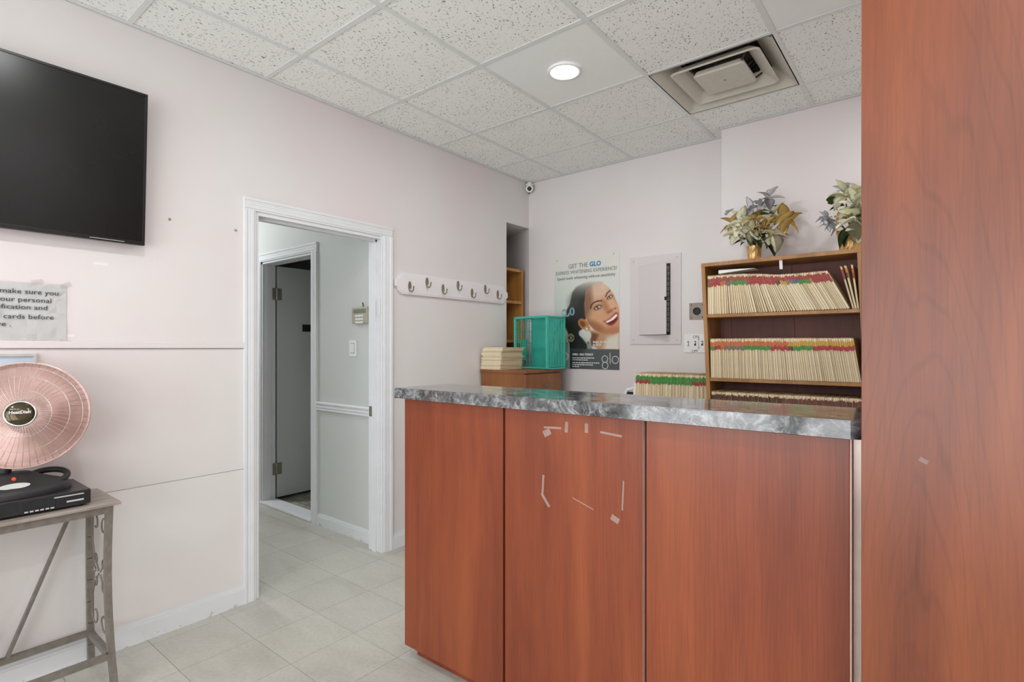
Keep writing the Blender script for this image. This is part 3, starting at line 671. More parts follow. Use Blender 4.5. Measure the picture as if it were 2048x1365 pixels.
NU, NV = 170, 240
uu, vv = np.meshgrid(np.linspace(0, 1, NU+1), np.linspace(0, 1, NV+1), indexing='ij')
Xp = 100+650*uu+7*vv; yt = 150-75*uu; Yp = yt+(1256-yt)*vv
img = paint(Xp, Yp)
lin = np.where(img <= .04045, img/12.92, ((img+.055)/1.055)**2.4)
co = np.stack([-PW/2+PW*uu, -.004-.0015*np.sin(uu*7)*np.sin(vv*5)*(uu*(1-uu))-.001, PH*(1-vv)], -1).reshape(-1, 3)
idx = np.arange((NU+1)*(NV+1)).reshape(NU+1, NV+1)
fc = np.stack([idx[:-1, :-1], idx[:-1, 1:], idx[1:, 1:], idx[1:, :-1]], -1).reshape(-1, 4)
me = bpy.data.meshes.new('printed_sheet'); me.from_pydata(co.tolist(), [], fc.tolist())
at = me.color_attributes.new('print', 'FLOAT_COLOR', 'POINT'); at.data.foreach_set('color', np.concatenate([lin.reshape(-1, 3), np.ones(((NU+1)*(NV+1), 1))], 1).ravel())
t = NT('poster_print'); vc = t.n('ShaderNodeVertexColor'); vc.layer_name = 'print'; t.l(vc.outputs[0], t.b.inputs['Base Color']); t.set(Roughness=.35)
me.materials.append(M['poster_print']); o = bpy.data.objects.new('printed_sheet', me); C.objects.link(o); o.parent = e
b = B(); bx(b, -PW/2, PW/2, -.003, -.0005, 0, PH); obj('backing', b, 'paper_white', e)
def pt(X, Y):                                          # crop position to poster coordinates
    u = (X-100)/650; y_ = 150-75*u; v = (Y-y_)/(1256-y_); return -PW/2+PW*u, PH*(1-v)
def ptext(s_, X0, Y0, X1, size, mat, bold=0):
    a = pt(X0, Y0); c = pt(X1, Y0)
    o = text(s_, size, mat, Matrix(), e, bold=bold); xs_ = [v.co.x for v in o.data.vertices]; wd = max(xs_)-min(xs_)
    o.data.transform(Matrix.Diagonal(((c[0]-a[0])/wd, 1, 1, 1))); o.data.transform(frame((1, 0, 0), (0, 0, 1), (a[0], -.0065, a[1]))); return o
ptext('GET THE', 247, 241, 445, .052, 'ink_grey'); ptext('GLO', 465, 217, 575, .052, 'ink_blue', .0016)
ptext('EXPRESS WHITENING EXPERIENCE!', 112, 310, 724, .040, 'ink_grey'); ptext('Speed teeth whitening without sensitivity', 128, 362, 712, .034, 'ink_grey', .0003)
ptext("Smile, it's time", 498, 990, 650, .024, 'ink_white', .0006); ptext('to GLO!', 498, 1018, 580, .024, 'ink_white', .0006)
ptext('SMILE - GLO TODAY!', 290, 1120, 500, .023, 'ink_white', .0008)
for k, (s_, x1_) in enumerate((('GLO POWER+ WORKS YOUR FIRST', 515), ('WHITE ALL THAT LASTS.', 450), ('AVAILABLE FROM YOUR DENTAL PRACTICE', 560), ('AND TAKE THE SHINE WITH YOU', 510), ('ALL DAY.', 370))):
    pass
for k, x1_ in enumerate((515, 450, 560, 510, 370)):    # illegible fine print: broken rules of ink
    a = pt(290, 1148+k*20+(8 if k > 1 else 0)); c = pt(x1_, 1148); b = B(); x_ = a[0]
    while x_ < c[0]-.006:
        L_ = random.uniform(.010, .028); L_ = min(L_, c[0]-x_); bx(b, x_, x_+L_, -.0062, -.0058, a[1]-.002, a[1]+.0055); x_ += L_+.005
    obj('fine_print', b, 'ink_white', e)
def circ(X, Y, r): c = pt(X, Y); return [(c[0]+r*math.cos(a)*1.0, -.0062, c[1]+r*math.sin(a)) for a in [2*PI*k/36 for k in range(36)]]
b = B(); tube(b, circ(614, 1150, .0255), .0026, 6, closed=True); tube(b, circ(616, 1215, .0255), .0026, 6, closed=True); tube(b, circ(712, 1155, .0275), .0026, 6, closed=True)
tube(b, [(*pt(662, 1085),)[:1]+(-.0062,)+pt(662, 1085)[1:], (pt(664, 1195)[0], -.0062, pt(664, 1195)[1])], .0026, 6)
for v in b.verts: v.co.y = -.0062+(v.co.y+.0062)*.2
obj('logo', b, 'ink_white', e)['label'] = 'white rounded word logo'
for X, Y in ((125, 160), (698, 88)):
    a = pt(X, Y); b = B(); lathe(b, [(.006, 0), (.005, .003), (0, .004)], 10, frame((1, 0, 0), (0, 0, 1), (a[0], -.006, a[1]))); obj('pin', b, 'grey_plate', e)
# electrical panel
a_, c_ = ony(1261, 517, YB), ony(1363, 688.5, YB)
zt1 = ony(1363, 511.5, YB).z
hw, hz = (c_.x-a_.x)/2, (a_.z-c_.z)/2
e = empty('breaker_panel', ((a_.x+c_.x)/2, YB, (a_.z+c_.z)/2), 'pale painted electrical breaker panel with its door ajar on the back wall', 'electrical panel')
dl, dr = ony(1280, 534, YB).x-e.location.x, ony(1342, 530, YB).x-e.location.x; dt, db = ony(1280, 533, YB).z-e.location.z, ony(1280, 671, YB).z-e.location.z
b = B()
for q in ((-hw, dl, -hz, hz), (dr, hw, -hz, hz), (dl, dr, dt, hz), (dl, dr, -hz, db)): bx(b, q[0], q[1], -.010, 0, q[2], q[3])
obj('cover_plate', b, 'panel_white', e)
b = B(); bx(b, dl, dr, -.003, 0, db, dt); obj('interior', b, 'breaker_dark', e)
nb = 13
for k in range(nb):
    z0 = db+.02+(dt-db-.04)*k/nb
    b = B(); bx(b, dr-.085, dr-.008, -.014, -.003, z0+.002, z0+(dt-db-.04)/nb-.002, .001); bx(b, dr-.05, dr-.035, -.022, -.014, z0+.012, z0+.02, mat=0); obj('breaker', b, 'breaker_grey', e)
dw = dr-dl; R = Matrix.Translation((dl, -.012, 0)) @ Matrix.Rotation(-math.radians(13), 4, 'Z')
b = B(); bx(b, 0, dw, -.004, 0, db+.002, dt-.002, .001, Mx=R); dd = obj('panel_door', b, 'panel_white', e)
b = B(); bx(b, dw-.012, dw+.004, -.008, -.002, -.012, .012, Mx=R); obj('latch', b, 'socket_black', dd)
for sx in (-1, 1):
    for sz in (-1, 1): b = B(); lathe(b, [(.006, 0), (.005, .003), (0, .004)], 10, frame((1, 0, 0), (0, 0, 1), (sx*(hw-.03), -.010, sz*(hz-.03)))); obj('screw', b, 'grey_plate', e)
# steel outlet plate
a_, c_ = ony(1379, 607, YB), ony(1410, 639, YB); hw = (c_.x-a_.x)/2; hz = (a_.z-c_.z)/2
e = empty('power_outlet', ((a_.x+c_.x)/2, YB, (a_.z+c_.z)/2), 'square steel plate with a round black power socket on the back wall', 'outlet')
b = B(); bx(b, -hw, hw, -.005, 0, -hz, hz, .001); obj('plate', b, 'steel_plate', e)
b = B(); lathe(b, [(.026, 0), (.026, .006), (.022, .008), (.020, .004), (0, .004)], 24, frame((1, 0, 0), (0, 0, 1), (0, -.005, 0))); obj('socket', b, 'socket_black', e, smooth=True)
for sx in (-1, 1):
    for sz in (-1, 1): b = B(); lathe(b, [(.004, 0), (0, .002)], 8, frame((1, 0, 0), (0, 0, 1), (sx*.038, -.005, sz*hz*.75))); obj('screw', b, 'socket_black', e)
# toggle switch plate with handwriting
a_, c_ = ony(1368.5, 669, YB), ony(1422, 706, YB); hw = (c_.x-a_.x)/2; hz = (a_.z-c_.z)/2
e = empty('switch_plate', ((a_.x+c_.x)/2, YB, (a_.z+c_.z)/2), 'white toggle switch plate marked on and off by hand beside the bookcase', 'switch')
b = B(); bx(b, -hw, hw, -.006, 0, -hz, hz, .002); obj('plate', b, 'paper_white', e)
for k, px in enumerate((1377, 1391, 1405)):
    xx = ony(px, 690, YB).x-e.location.x
    b = B(); bx(b, xx-.006, xx+.006, -.0072, -.006, -.016, .016, mat=1); bx(b, xx-.004, xx+.004, -.020, -.006, (-.002 if k else .002), (.010 if k else -.010)+.0, .001, mat=0)
    obj('toggle', b, ['paper_white', 'socket_black' if k else 'seam_grey'], e)
x_ = ony(1386, 680, YB).x-e.location.x
text('ON', .028, 'ink', BW(x_, .036, -.0065), e, name='handwriting'); text('OFF', .026, 'ink', BW(x_-.008, -.062, -.0065), e, name='handwriting')
b = B(); xx = ony(1398, 690, YB).x-e.location.x; tube(b, [(xx, -.0065, -.036), (xx, -.0065, .036)], .0011, 5)
for sz in (-1, 1): tube(b, [(xx-.007, -.0065, sz*.026), (xx, -.0065, sz*.037), (xx+.007, -.0065, sz*.026)], .0011, 5)
obj('drawn_arrow', b, 'ink', e)

# ------------------------------------------------------------ reception counter
FX0, FY = 1.015, 1.48; SZ = 1.1358; ST = .0432; FX1 = 2.609; DEP = .27
e = empty('reception_counter', (1.8, 1.6, 0), 'tall cherry laminate reception counter with vertical front panels', 'counter')
def ch(nm, bm, mat, par=e, **k):
    for v in bm.verts: v.co -= e.location
    return obj(nm, bm, mat, par, **k)
b = B(); bx(b, FX0+.022, FX1+.02, FY+.018, FY+DEP, .0, SZ-ST); bx(b, FX0+.02, FX1, FY+.046, FY+DEP-.02, 0, .06); 
# carcass above a recessed toe kick
bmesh.ops.delete(b, geom=b.verts[:], context='VERTS')
bx(b, FX0+.004, FX1+.004, FY+.018, FY+DEP, .055, SZ-ST, mat=0)
ch('carcass', b, 'dark_gap')
b = B(); bx(b, FX0+.025, FX1-.0, FY+.048, FY+DEP-.03, .0, .055); ch('toe_kick', b, 'cherry_laminate_a')
sx = [ony(1005.5, 900, FY).x, ony(1010, 900, FY).x, ony(1286, 900, FY).x, ony(1292.5, 900, FY).x]
zp = SZ-ST-.004
for k, (a0, a1) in enumerate(((FX0, sx[0]), (sx[1], sx[2]), (sx[3], FX1))):
    b = B(); bx(b, a0, a1, FY, FY+.018, .055, zp, .0015)
    for f in b.faces: f.material_index = 1 if abs(f.normal.x) > .9 and k else 0
    ch('front_panel', b, ['cherry_laminate_%s' % 'abc'[k], 'pale_edge'])
b = B(); bx(b, FX0, FX0+.004, FY+.0185, FY+DEP, .055, zp); ch('end_panel', b, 'cherry_laminate_d')
b = B(); bx(b, FX1+.0005, FX1+.004, FY-.001, FY+.018, .055, zp); ch('edge_band', b, 'pale_edge')
b = B(); bx(b, FX1+.005, FX1+.045, FY+.020, FY+.10, .0, SZ-ST); ch('end_strip', b, 'edge_strip')['label'] = 'pale glossy vertical end strip'
# old tape on the middle panel
for px, py, L, Wd, r_ in ((1133, 855, .035, .012, 1.5), (1173, 857, .03, .012, 1.55), (1105, 856, .07, .007, .05), (1094, 866, .03, .022, .5), (1222, 869, .075, .007, -.08), (1086, 971, .07, .008, 1.5), (1091, 1001, .05, .010, -.9), (1246, 992, .09, .005, 1.52), (1166, 1008, .08, .003, -.3), (1230, 1039, .028, .018, -.4)):
    p = ony(px, py, FY); b = B(); bx(b, -L/2, L/2, -.0008, -.0001, -Wd/2, Wd/2, Mx=Matrix.Translation(p) @ Matrix.Rotation(-r_, 4, 'Y')); ch('tape_remnant', b, 'tape')
# worktop slab with a rounded right corner
e = empty('countertop', (1.8, 1.6, SZ-ST), 'dark grey marble patterned laminate countertop on the reception counter', 'countertop')
SX0, SX1, SY0, SY1 = .985, 2.652, 1.450, 1.774; r_ = .045
pts = [(SX0, SY0), (SX1-r_, SY0)]+[(SX1-r_+r_*math.sin(a), SY0+r_-r_*math.cos(a)) for a in [PI/2*k/10 for k in range(1, 11)]]+[(SX1, SY1), (SX0, SY1)]
b = B(); prism(b, pts, SZ-ST, SZ, 'z')
es = [ed for ed in b.edges if abs(ed.verts[0].co.z-SZ) < 1e-5 and abs(ed.verts[1].co.z-SZ) < 1e-5]
bmesh.ops.bevel(b, geom=es, offset=.0025, segments=2, affect='EDGES')
for v in b.verts: v.co -= e.location
obj('slab', b, 'marble_laminate', e, smooth=True)

# tall cherry cabinet at right, end panel towards us
TY = 1.25; TX0 = ony(1722.5, 700, TY).x
e = empty('tall_cabinet', (3.1, 1.55, 0), 'floor to ceiling cherry laminate cabinet filling the right edge', 'cabinet')
def ch(nm, bm, mat, par=e, **k):
    for v in bm.verts: v.co -= e.location
    return obj(nm, bm, mat, par, **k)
b = B(); bx(b, TX0, 3.5, TY, TY+.02, 0.0, ZC-.003, .001); ch('front_panel', b, 'cherry_panel')
b = B(); bx(b, TX0+.003, 3.49, TY+.0205, TY+.65, 0, ZC-.003); ch('body', b, 'cherry_laminate_d')
p = ony(1847, 922, TY); b = B(); bx(b, -.007, .007, -.0006, 0, -.004, .004, Mx=Matrix.Translation(p) @ Matrix.Rotation(.5, 4, 'Y')); ch('tape_remnant', b, 'tape')

# ------------------------------------------------------------ file cabinet in the corner
KX, KY0, KY1, KZ = .449, 3.063, 3.53, 1.139
e = empty('file_cabinet', (.23, 3.3, 0), 'brown wooden drawer cabinet in the corner behind the counter', 'cabinet')
def ch(nm, bm, mat, par=e, **k):
    for v in bm.verts: v.co -= e.location
    return obj(nm, bm, mat, par, **k)
b = B(); bx(b, .02, KX-.02, KY0+.006, KY1-.006, .02, KZ-.022); ch('body', b, 'cabinet_wood')
b = B(); bx(b, .012, KX+.004, KY0-.002, KY1+.004, KZ-.022, KZ, .002); ch('top', b, 'cabinet_wood')
for k in range(4):
    z1 = KZ-.030-k*.275; b = B(); bx(b, KX-.02, KX, KY0+.004, KY1-.004, z1-.27, z1, .0015); dr_ = ch('drawer', b, 'cabinet_wood')
    b = B(); yc = ony(1092, 765, 3.35).y; yc = 3.33; z_ = z1-.085
    tube(b, [(KX, yc-.05, z_), (KX+.02, yc-.048, z_), (KX+.024, yc, z_), (KX+.02, yc+.048, z_), (KX, yc+.05, z_)], .004)
    o = ch('handle', b, 'hook_metal', dr_)
    if k == 0: b = B(); lathe(b, [(.007, 0), (.006, .003), (0, .003)], 12, frame((0, 1, 0), (0, 0, 1), (KX, yc+.02, z1-.03))); ch('lock', b, 'hook_metal', dr_)
# stack of folders on it
nst = 15; zz = KZ+.0006
for k in range(nst):
    th = random.uniform(.0084, .0122)
    offx = -.012+(k/nst)*.022+random.uniform(-.002, .010); offy = random.uniform(-.012, .0)
    e = empty('file_folder', (.02+offx, KY0+.01+offy, zz), '', 'folder', 'folders stacked on the wooden cabinet', rz=random.uniform(-.025, .025))
    e['label'] = ['manila folder at the bottom of the stack on the cabinet', 'manila folder in the middle of the stack on the cabinet', 'topmost manila folder of the stack on the cabinet'][0 if k == 0 else (2 if k == nst-1 else 1)]
    if k in (0, nst-1): del e['group']
    W_, D_ = .198, .268
    b = B(); bx(b, 0, W_, 0, D_, 0, .0012); bx(b, .0, W_, .0, D_, th-.0012, th)
    pr_l = [(.0, 0), (.0, th), (.004, th), (.004, 0)]
    bx(b, 0, .0012, 0, D_, 0, th); obj('cover', b, ['manila', 'manila_light', 'manila_dark'][k % 3], e)
    b = B(); bx(b, .0014, W_-.006, .003, D_-.004, .0013, th-.0013); obj('papers', b, 'sheet_paper', e)
    zz += th+.0012
STZ = zz
# teal crate lying on its side, open face towards us
b0 = (onx(1027, 640, 0))
e = empty('plastic_crate', (.305, 3.431, KZ+.004), 'teal plastic lattice crate on its side on top of the wooden cabinet', 'crate', rz=math.radians(-7))
cw, cdp, chh = .345, .215, .400                          # width x, depth y, height z
def lattice(bm, u0, u1, v0, v1, put, nu, nv, th=.004, bar=.005, solid=None):
    for k in range(nu+1): u = u0+(u1-u0)*k/nu; put(bm, u-bar/2, u+bar/2, v0, v1)
    for k in range(nv+1): v = v0+(v1-v0)*k/nv; put(bm, u0, u1, v-bar/2, v+bar/2)
    if solid: put(bm, *solid)
hw = cw/2; x_off = .0
def sidex(xp): return lambda bm, u0, u1, v0, v1: bx(bm, xp-.002, xp+.002, u0, u1, v0, v1)
def topz(zp_): return lambda bm, u0, u1, v0, v1: bx(bm, u0, u1, v0, v1, zp_-.002, zp_+.002)
b = B(); lattice(b, -cdp/2+.02, cdp/2-.01, .02, chh-.02, sidex(hw), 6, 4, solid=(-cdp/2+.07, cdp/2-.07, .135, .225)); obj('side_panel', b, 'teal_plastic', e)
b = B(); lattice(b, -cdp/2+.02, cdp/2-.01, .02, chh-.02, sidex(-hw), 6, 4, solid=(-cdp/2+.07, cdp/2-.07, .06, .225)); obj('side_panel', b, 'teal_plastic', e)
b = B(); lattice(b, -hw+.01, hw-.01, -cdp/2+.02, cdp/2-.01, topz(chh), 3, 3, bar=.009, solid=(-.07, .07, -.04, .05)); obj('side_panel', b, 'teal_plastic', e)
b = B(); lattice(b, -hw+.01, hw-.01, -cdp/2+.02, cdp/2-.01, topz(.002), 3, 3, bar=.009, solid=(-.07, .07, -.04, .05)); obj('side_panel', b, 'teal_plastic', e)
b = B(); bx(b, -hw, hw, cdp/2-.006, cdp/2, 0, chh); obj('base_panel', b, 'teal_plastic', e)
b = B()
for q in ((-hw-.004, -hw+.014, 0, chh), (hw-.010, hw+.006, 0, chh)): bx(b, q[0], q[1], -cdp/2, -cdp/2+.022, q[2], q[3], .002)
for q in ((0, .012), (chh-.012, chh+.004)): bx(b, -hw, hw, -cdp/2, -cdp/2+.022, q[0], q[1], .002)
for sx_ in (-hw, hw):
    for z_ in (.003, chh-.003): bx(b, sx_-.006, sx_+.006, -cdp/2+.02, cdp/2, z_-.005, z_+.005)
    bx(b, sx_-.005, sx_+.005, cdp/2-.012, cdp/2, 0, chh)
for z_ in (.003, chh-.003): bx(b, -hw, hw, cdp/2-.012, cdp/2, z_-.005, z_+.005)
obj('rim', b, 'teal_plastic', e)
# translucent blue clip resting on the crate
cl = ony(1130, 630, 3.47)
e2 = empty('plastic_clip', (cl.x+.02, 3.49, KZ+.006+chh-.006), 'pale blue translucent plastic clip on the back corner of the crate', 'clip')
b = B()
for s_, a0 in ((1, .9), (-1, 2.5)):
    pts = [(s_*.0+.05*math.cos(a0)*t_+ .016*math.cos(t2)*1.0, .05*math.sin(a0)*t_+.026*math.sin(t2)) for t_, t2 in [(1, 2*PI*k/18) for k in range(18)]]
    tube(b, [(x_, 0, z_+.002) for x_, z_ in pts], .006, 6, closed=True)
tube(b, [(0, 0, .007), (.0, 0, .02), (.02, 0, .04)], .007, 6); tube(b, [(-.005, 0, .007), (-.03, 0, .012)], .007, 6)
obj('clip_body', b, 'clear_blue', e2)

# pine shelf unit in the niche
ztop = onx(1047, 541, -.05).z
e = empty('shelf_unit', (-.17, 3.4, 0), 'honey coloured wooden shelf unit in the niche behind the left wall', 'shelf')
def ch(nm, bm, mat, par=e, **k):
    for v in bm.verts: v.co -= e.location
    return obj(nm, bm, mat, par, **k)
y1 = onx(1047, 541, -.05).y; y0 = 3.10
b = B(); bx(b, -.30, -.05, y1-.025, y1, 0, ztop, .002); ch('side_board', b, 'pine_shelf')
b = B(); bx(b, -.30, -.05, y0, y0+.025, 0, ztop, .002); ch('side_board', b, 'pine_shelf')
b = B(); bx(b, -.30, -.295, y0+.025, y1-.025, 0, ztop); ch('back_board', b, 'pine_shelf')
for z_ in (ztop-.012, onx(1030, 605, -.05).z, onx(1030, 683, -.05).z, .9, .6, .3, .02):
    b = B(); bx(b, -.294, -.05, y0+.025, y1-.025, z_-.012, z_+.012, .002); ch('shelf_board', b, 'pine_shelf')

# ------------------------------------------------------------ bookcase of files
BY = 3.30; BD = .255; K = .035/.83; ZT = 1.821; X0 = ony(1402, 527, BY).x; X1 = ony(1713.5, 510, BY).x+.022
e = empty('bookcase', ((X0+X1)/2+K*ZT, BY+BD/2, 0), 'oak veneer bookcase packed with colour tabbed files behind the counter', 'bookcase')
BE = e
def shear(x, z): return x+K*(ZT-z)
def ch(nm, bm, mat, par=e, **k):
    for v in bm.verts: v.co.x += K*(ZT-v.co.z); v.co -= e.location
    return obj(nm, bm, mat, par, **k)
b = B(); bx(b, X0, X0+.022, BY, BY+BD, 0, ZT-.0225, .001); ch('side_board', b, 'oak_case')
b = B(); bx(b, X1-.022, X1, BY, BY+BD, 0, ZT-.0225, .001); ch('side_board', b, 'oak_case')
b = B(); bx(b, X0, X1, BY, BY+BD, ZT-.022, ZT, .001); ch('top_board', b, 'oak_case')
S1, S2, S3, S4 = 1.506, 1.120, .800, .45
for z_ in (S1, S2, S3, S4, .09):
    b = B(); bx(b, X0+.0225, X1-.0225, BY+.004, BY+BD-.006, z_-.019, z_, .001); ch('shelf_board', b, 'oak_case')
b = B(); bx(b, X0+.022, X1-.022, BY+BD-.005, BY+BD, 0.02, ZT-.022); ch('back_board', b, 'walnut_board')
b = B(); xm = ony(1580, 600, BY+BD).x; bx(b, xm-.015, xm+.008, BY+BD-.012, BY+BD-.005, .02, ZT-.023); ch('back_batten', b, 'walnut_board')
b = B(); bx(b, X0+.03, X0+.09, BY+BD-.01, BY+BD-.005, S2, ZT-.023); ch('back_batten', b, 'walnut_board')
def item(nm, px0, px1, py0, py1, y, mat, label, cat):
    a = ony(px0, py0, y); c = ony(px1, py1, y); b = B(); bx(b, a.x, c.x, y-.0006, y+.0006, min(a.z, c.z), max(a.z, c.z)); return tag(obj(nm, b, mat), label, cat)
a = ony(1561, 527, BY+.01); b = B(); bx(b, a.x-.008, a.x+.008, BY+.01, BY+.012, ZT-.074, ZT-.0225); ch('hanging_tag', b, 'paper_white')['label'] = 'white tag hanging under the top'  # small flat white strip below the top board

# folders: one thing each, with cover, papers and two coloured tab labels
FH, FD = .239, .235
def outline(d, h, r=.012, n=4):
    pts = [(0, 0), (d, 0), (d, h)]
    pts += [(r-r*math.sin(PI/2*k/n), h-r+r*math.cos(PI/2*k/n)) for k in range(n+1)]
    return pts
fold_mesh = {}
def folder_mesh(th, mat):
    key = (round(th, 4), mat)
    if key in fold_mesh: return fold_mesh[key]
    b = B(); c_ = .0011; gap = .0005
    prism(b, outline(FD, FH), gap, gap+c_); prism(b, outline(FD, FH-.004), th-gap-c_, th-gap)
    me = bpy.data.meshes.new('folder_cover'); b.to_mesh(me); b.free(); me.materials.append(M[mat])
    b = B(); prism(b, [(.0035+p_[0]*.97, p_[1]*.975+.001) for p_ in outline(FD-.002, FH)], gap+c_+.0001, th-gap-c_-.0001)
    mp = bpy.data.meshes.new('papers'); b.to_mesh(mp); b.free(); mp.materials.append(M['sheet_paper'])
    fold_mesh[key] = (me, mp); return me, mp
lab_mesh = {}
def label_mesh(th, cname, z0, z1):
    key = (round(th, 4), cname, z0, z1)
    if key in lab_mesh: return lab_mesh[key]
    b = B(); bx(b, .0007, th-.0007, -.0006, .012, z0, z1); me = bpy.data.meshes.new('tab_label'); b.to_mesh(me); b.free(); me.materials.append(M['label_'+cname]); lab_mesh[key] = me; return me
TH = [.0052, .0066, .0078, .0094, .0112]
def put_folder(x, z, th, ang, up, lo, label, group, y=BY+.004, dz=0, h0=.175):
    mt = random.choice(['manila', 'manila', 'manila_light', 'manila_dark'])
    me, mp = folder_mesh(th, mt)
    o = bpy.data.objects.new('file_folder', me); C.objects.link(o); o.location = (x, y+random.uniform(0, .006), z+dz); o.rotation_euler = (0, -ang, 0)
    tag(o, label, 'folder', group)
    q = bpy.data.objects.new('papers', mp); C.objects.link(q); q.parent = o
    j = random.uniform(-.006, .004)
    for cn, z0, z1 in ((up, .195, .220), (lo, h0-.004, .194)):
        if cn:
            q = bpy.data.objects.new('tab_label', label_mesh(th, cn, z0, z1)); C.objects.link(q); q.parent = o; q.location = (0, 0, j)
    return o
def pick(seq, f):
    for lim, c in seq:
        if f <= lim: return c
    return seq[-1][1]
# top shelf: leaning further and further to the right
xl_ = shear(X0+.0235, S1); xr_ = shear(X1-.0235, S1)
lo1 = [(.05, 'green'), (.14, 'crimson'), (.18, 'orange'), (.23, 'grey'), (.34, 'green'), (.54, 'crimson'), (.58, 'brown'), (.61, 'yellow'), (.66, 'grey'), (.69, 'blue'), (.77, 'green'), (.80, 'orange'), (1, 'red')]
x = xl_+.001; n1 = 0; ang = .0; last = None
xend = xr_-.036
while True:
    f = (x-xl_)/(xr_-xl_)
    tgt = math.radians(np.interp(f, [0, .04, .12, .3, .5, .62, .75, .9], [.5, .8, 2.5, 11, 21, 27, 28, 27]))
    th = random.choice(TH[1:]); da = max(0, tgt-ang); ang = max(ang, tgt) if tgt > ang else tgt
    x += FH*da*.95
    if x+th/math.cos(ang) > xend: break
    f = (x-FH*math.sin(ang)*.85-xl_)/(xr_-.05-xl_); up = 'maroon' if f < .33 else 'red'; lo = pick(lo1, max(0, f+.04))
    put_folder(x, S1+.0008, th, ang, up, lo, 'manila folder tabbed %s above %s on the top bookcase shelf' % (up, lo), 'top shelf folders tabbed %s and %s' % (up, lo), dz=0)
    x += th/math.cos(ang)+.0003; n1 += 1
for k, (dx, an, up, lo) in enumerate(((-.032, 14, 'red', 'red'), (-.021, 12, 'rust', 'brown'), (-.0105, 7, 'rust', 'red'))):
    put_folder(xr_+dx, S1+.0008, .0088, math.radians(an), up, lo, ['manila folder with red tabs leaning apart at the right end, top shelf', 'manila folder with rust and brown tab at the right end, top shelf', 'last manila folder against the right side of the top shelf'][k], 'end folders of the top shelf', h0=.17)
# second shelf: nearly upright
xl_ = shear(X0+.0235, S2); xr_ = shear(X1-.0235, S2)
up2 = [(.56, 'orange'), (1, 'yellow')]; lo2 = [(.02, 'green'), (.08, 'red'), (.10, 'orange'), (.25, 'grey'), (.45, 'green'), (.57, 'crimson'), (.60, 'brown'), (.73, 'green'), (1, 'crimson')]
x = xl_+.001; ang = 0; n2 = 0
while True:
    f = (x-xl_)/(xr_-xl_)
    tgt = math.radians(np.interp(f, [0, .3, .5, .8, 1], [1.0, 2.0, 4.5, 9, 9])); th = random.choice(TH[1:]); da = max(0, tgt-ang); ang = tgt; x += FH*da*.9
    if x+th > xr_-.004: break
    up, lo = pick(up2, f), pick(lo2, f)
    tall = (abs(f-.085) < .012)
    put_folder(x, S2+.0008, th, ang, up, lo, 'manila folder tabbed %s above %s on the second bookcase shelf' % (up, lo), 'second shelf folders tabbed %s and %s' % (up, lo), dz=.0)
    x += th/math.cos(ang)+.0003; n2 += 1
# third shelf: only the tops show
xl_ = shear(X0+.0235, S3); xr_ = shear(X1-.0235, S3); x = xl_+.001; n3 = 0
while x+.0112 < xr_-.004:
    f = (x-xl_)/(xr_-xl_); th = random.choice(TH[1:]); c = 'brown' if f < .5 else 'plum'
    put_folder(x, S3+.0008, th, math.radians(2), c, c, 'manila folder with %s tab on the third bookcase shelf, just above the countertop' % ('dark brown' if f < .5 else 'plum'), 'third shelf folders tabbed %s' % c, h0=.18, y=BY+.004+random.choice([0, 0, .003]))
    x += th+.0004; n3 += 1
# low white cabinet with a row of green tabbed folders beside the bookcase
SZ2 = .893
e = empty('low_cabinet', (1.33, 3.5, 0), 'low white cabinet under the folder row left of the bookcase', 'cabinet')
b = B(); bx(b, -.35, .285, -.19, .14, 0, SZ2-.02); obj('body', b, 'white_trim', e)
b = B(); bx(b, -.355, .29, -.195, .14, SZ2-.02, SZ2, .002); obj('top', b, 'white_trim', e)
for k in (0, 1): b = B(); bx(b, -.345+k*.315, -.035+k*.315, -.208, -.1905, .03, SZ2-.03, .002); obj('door', b, 'white_trim', e)
x = ony(1270.5, 750, 3.38).x; xe = shear(X0, SZ2+.2)-.004; xs0 = x; n4 = 0
while x+.0112 < xe:
    f = (x-xs0)/(xe-xs0); th = random.choice(TH[1:]); lo = 'red' if f < .2 or f > .76 else 'green'
    put_folder(x, SZ2+.0008, th, math.radians(-.5), 'green', lo, 'manila folder tabbed green above %s in the row left of the bookcase' % lo, 'folders left of the bookcase tabbed green and %s' % lo, y=3.38)
    x += th+.0004; n4 += 1
print('FOLDERS', n1, n2, n3, n4)
# loose card lying on the leaning folders
yq = BY+.012; b = B(); pp = [ony(px, py, yq) for px, py in ((1437, 548), (1437, 541), (1470, 538.5), (1509, 536.5))]
prism(b, [(p_.x, p_.z) for p_ in pp], yq, yq+.10, 'y')
tag(obj('paper_sheet', b, 'paper_white'), 'loose white sheet lying on top of the upper shelf folders', 'paper')
# white desk device left of the folder row
a = ony(1258, 778, 3.40)
e = empty('desk_device', (a.x, 3.42, SZ2), 'small white plastic device with black insert left of the folder row', 'device')
b = B(); zt_ = a.z-SZ2
tube(b, [(.02, 0, .004), (.035, 0, .03), (.036, 0, zt_+.04), (.03, 0, zt_+.012), (.01, 0, zt_-.002), (-.02, 0, zt_-.006), (-.035, 0, zt_-.03), (-.035, 0, .004)], .012, 10); obj('white_body', b, 'paper_white', e, smooth='all')
b = B(); bx(b, -.018, .022, -.012, .012, .001, zt_-.022, .003); obj('black_insert', b, 'socket_black', e)

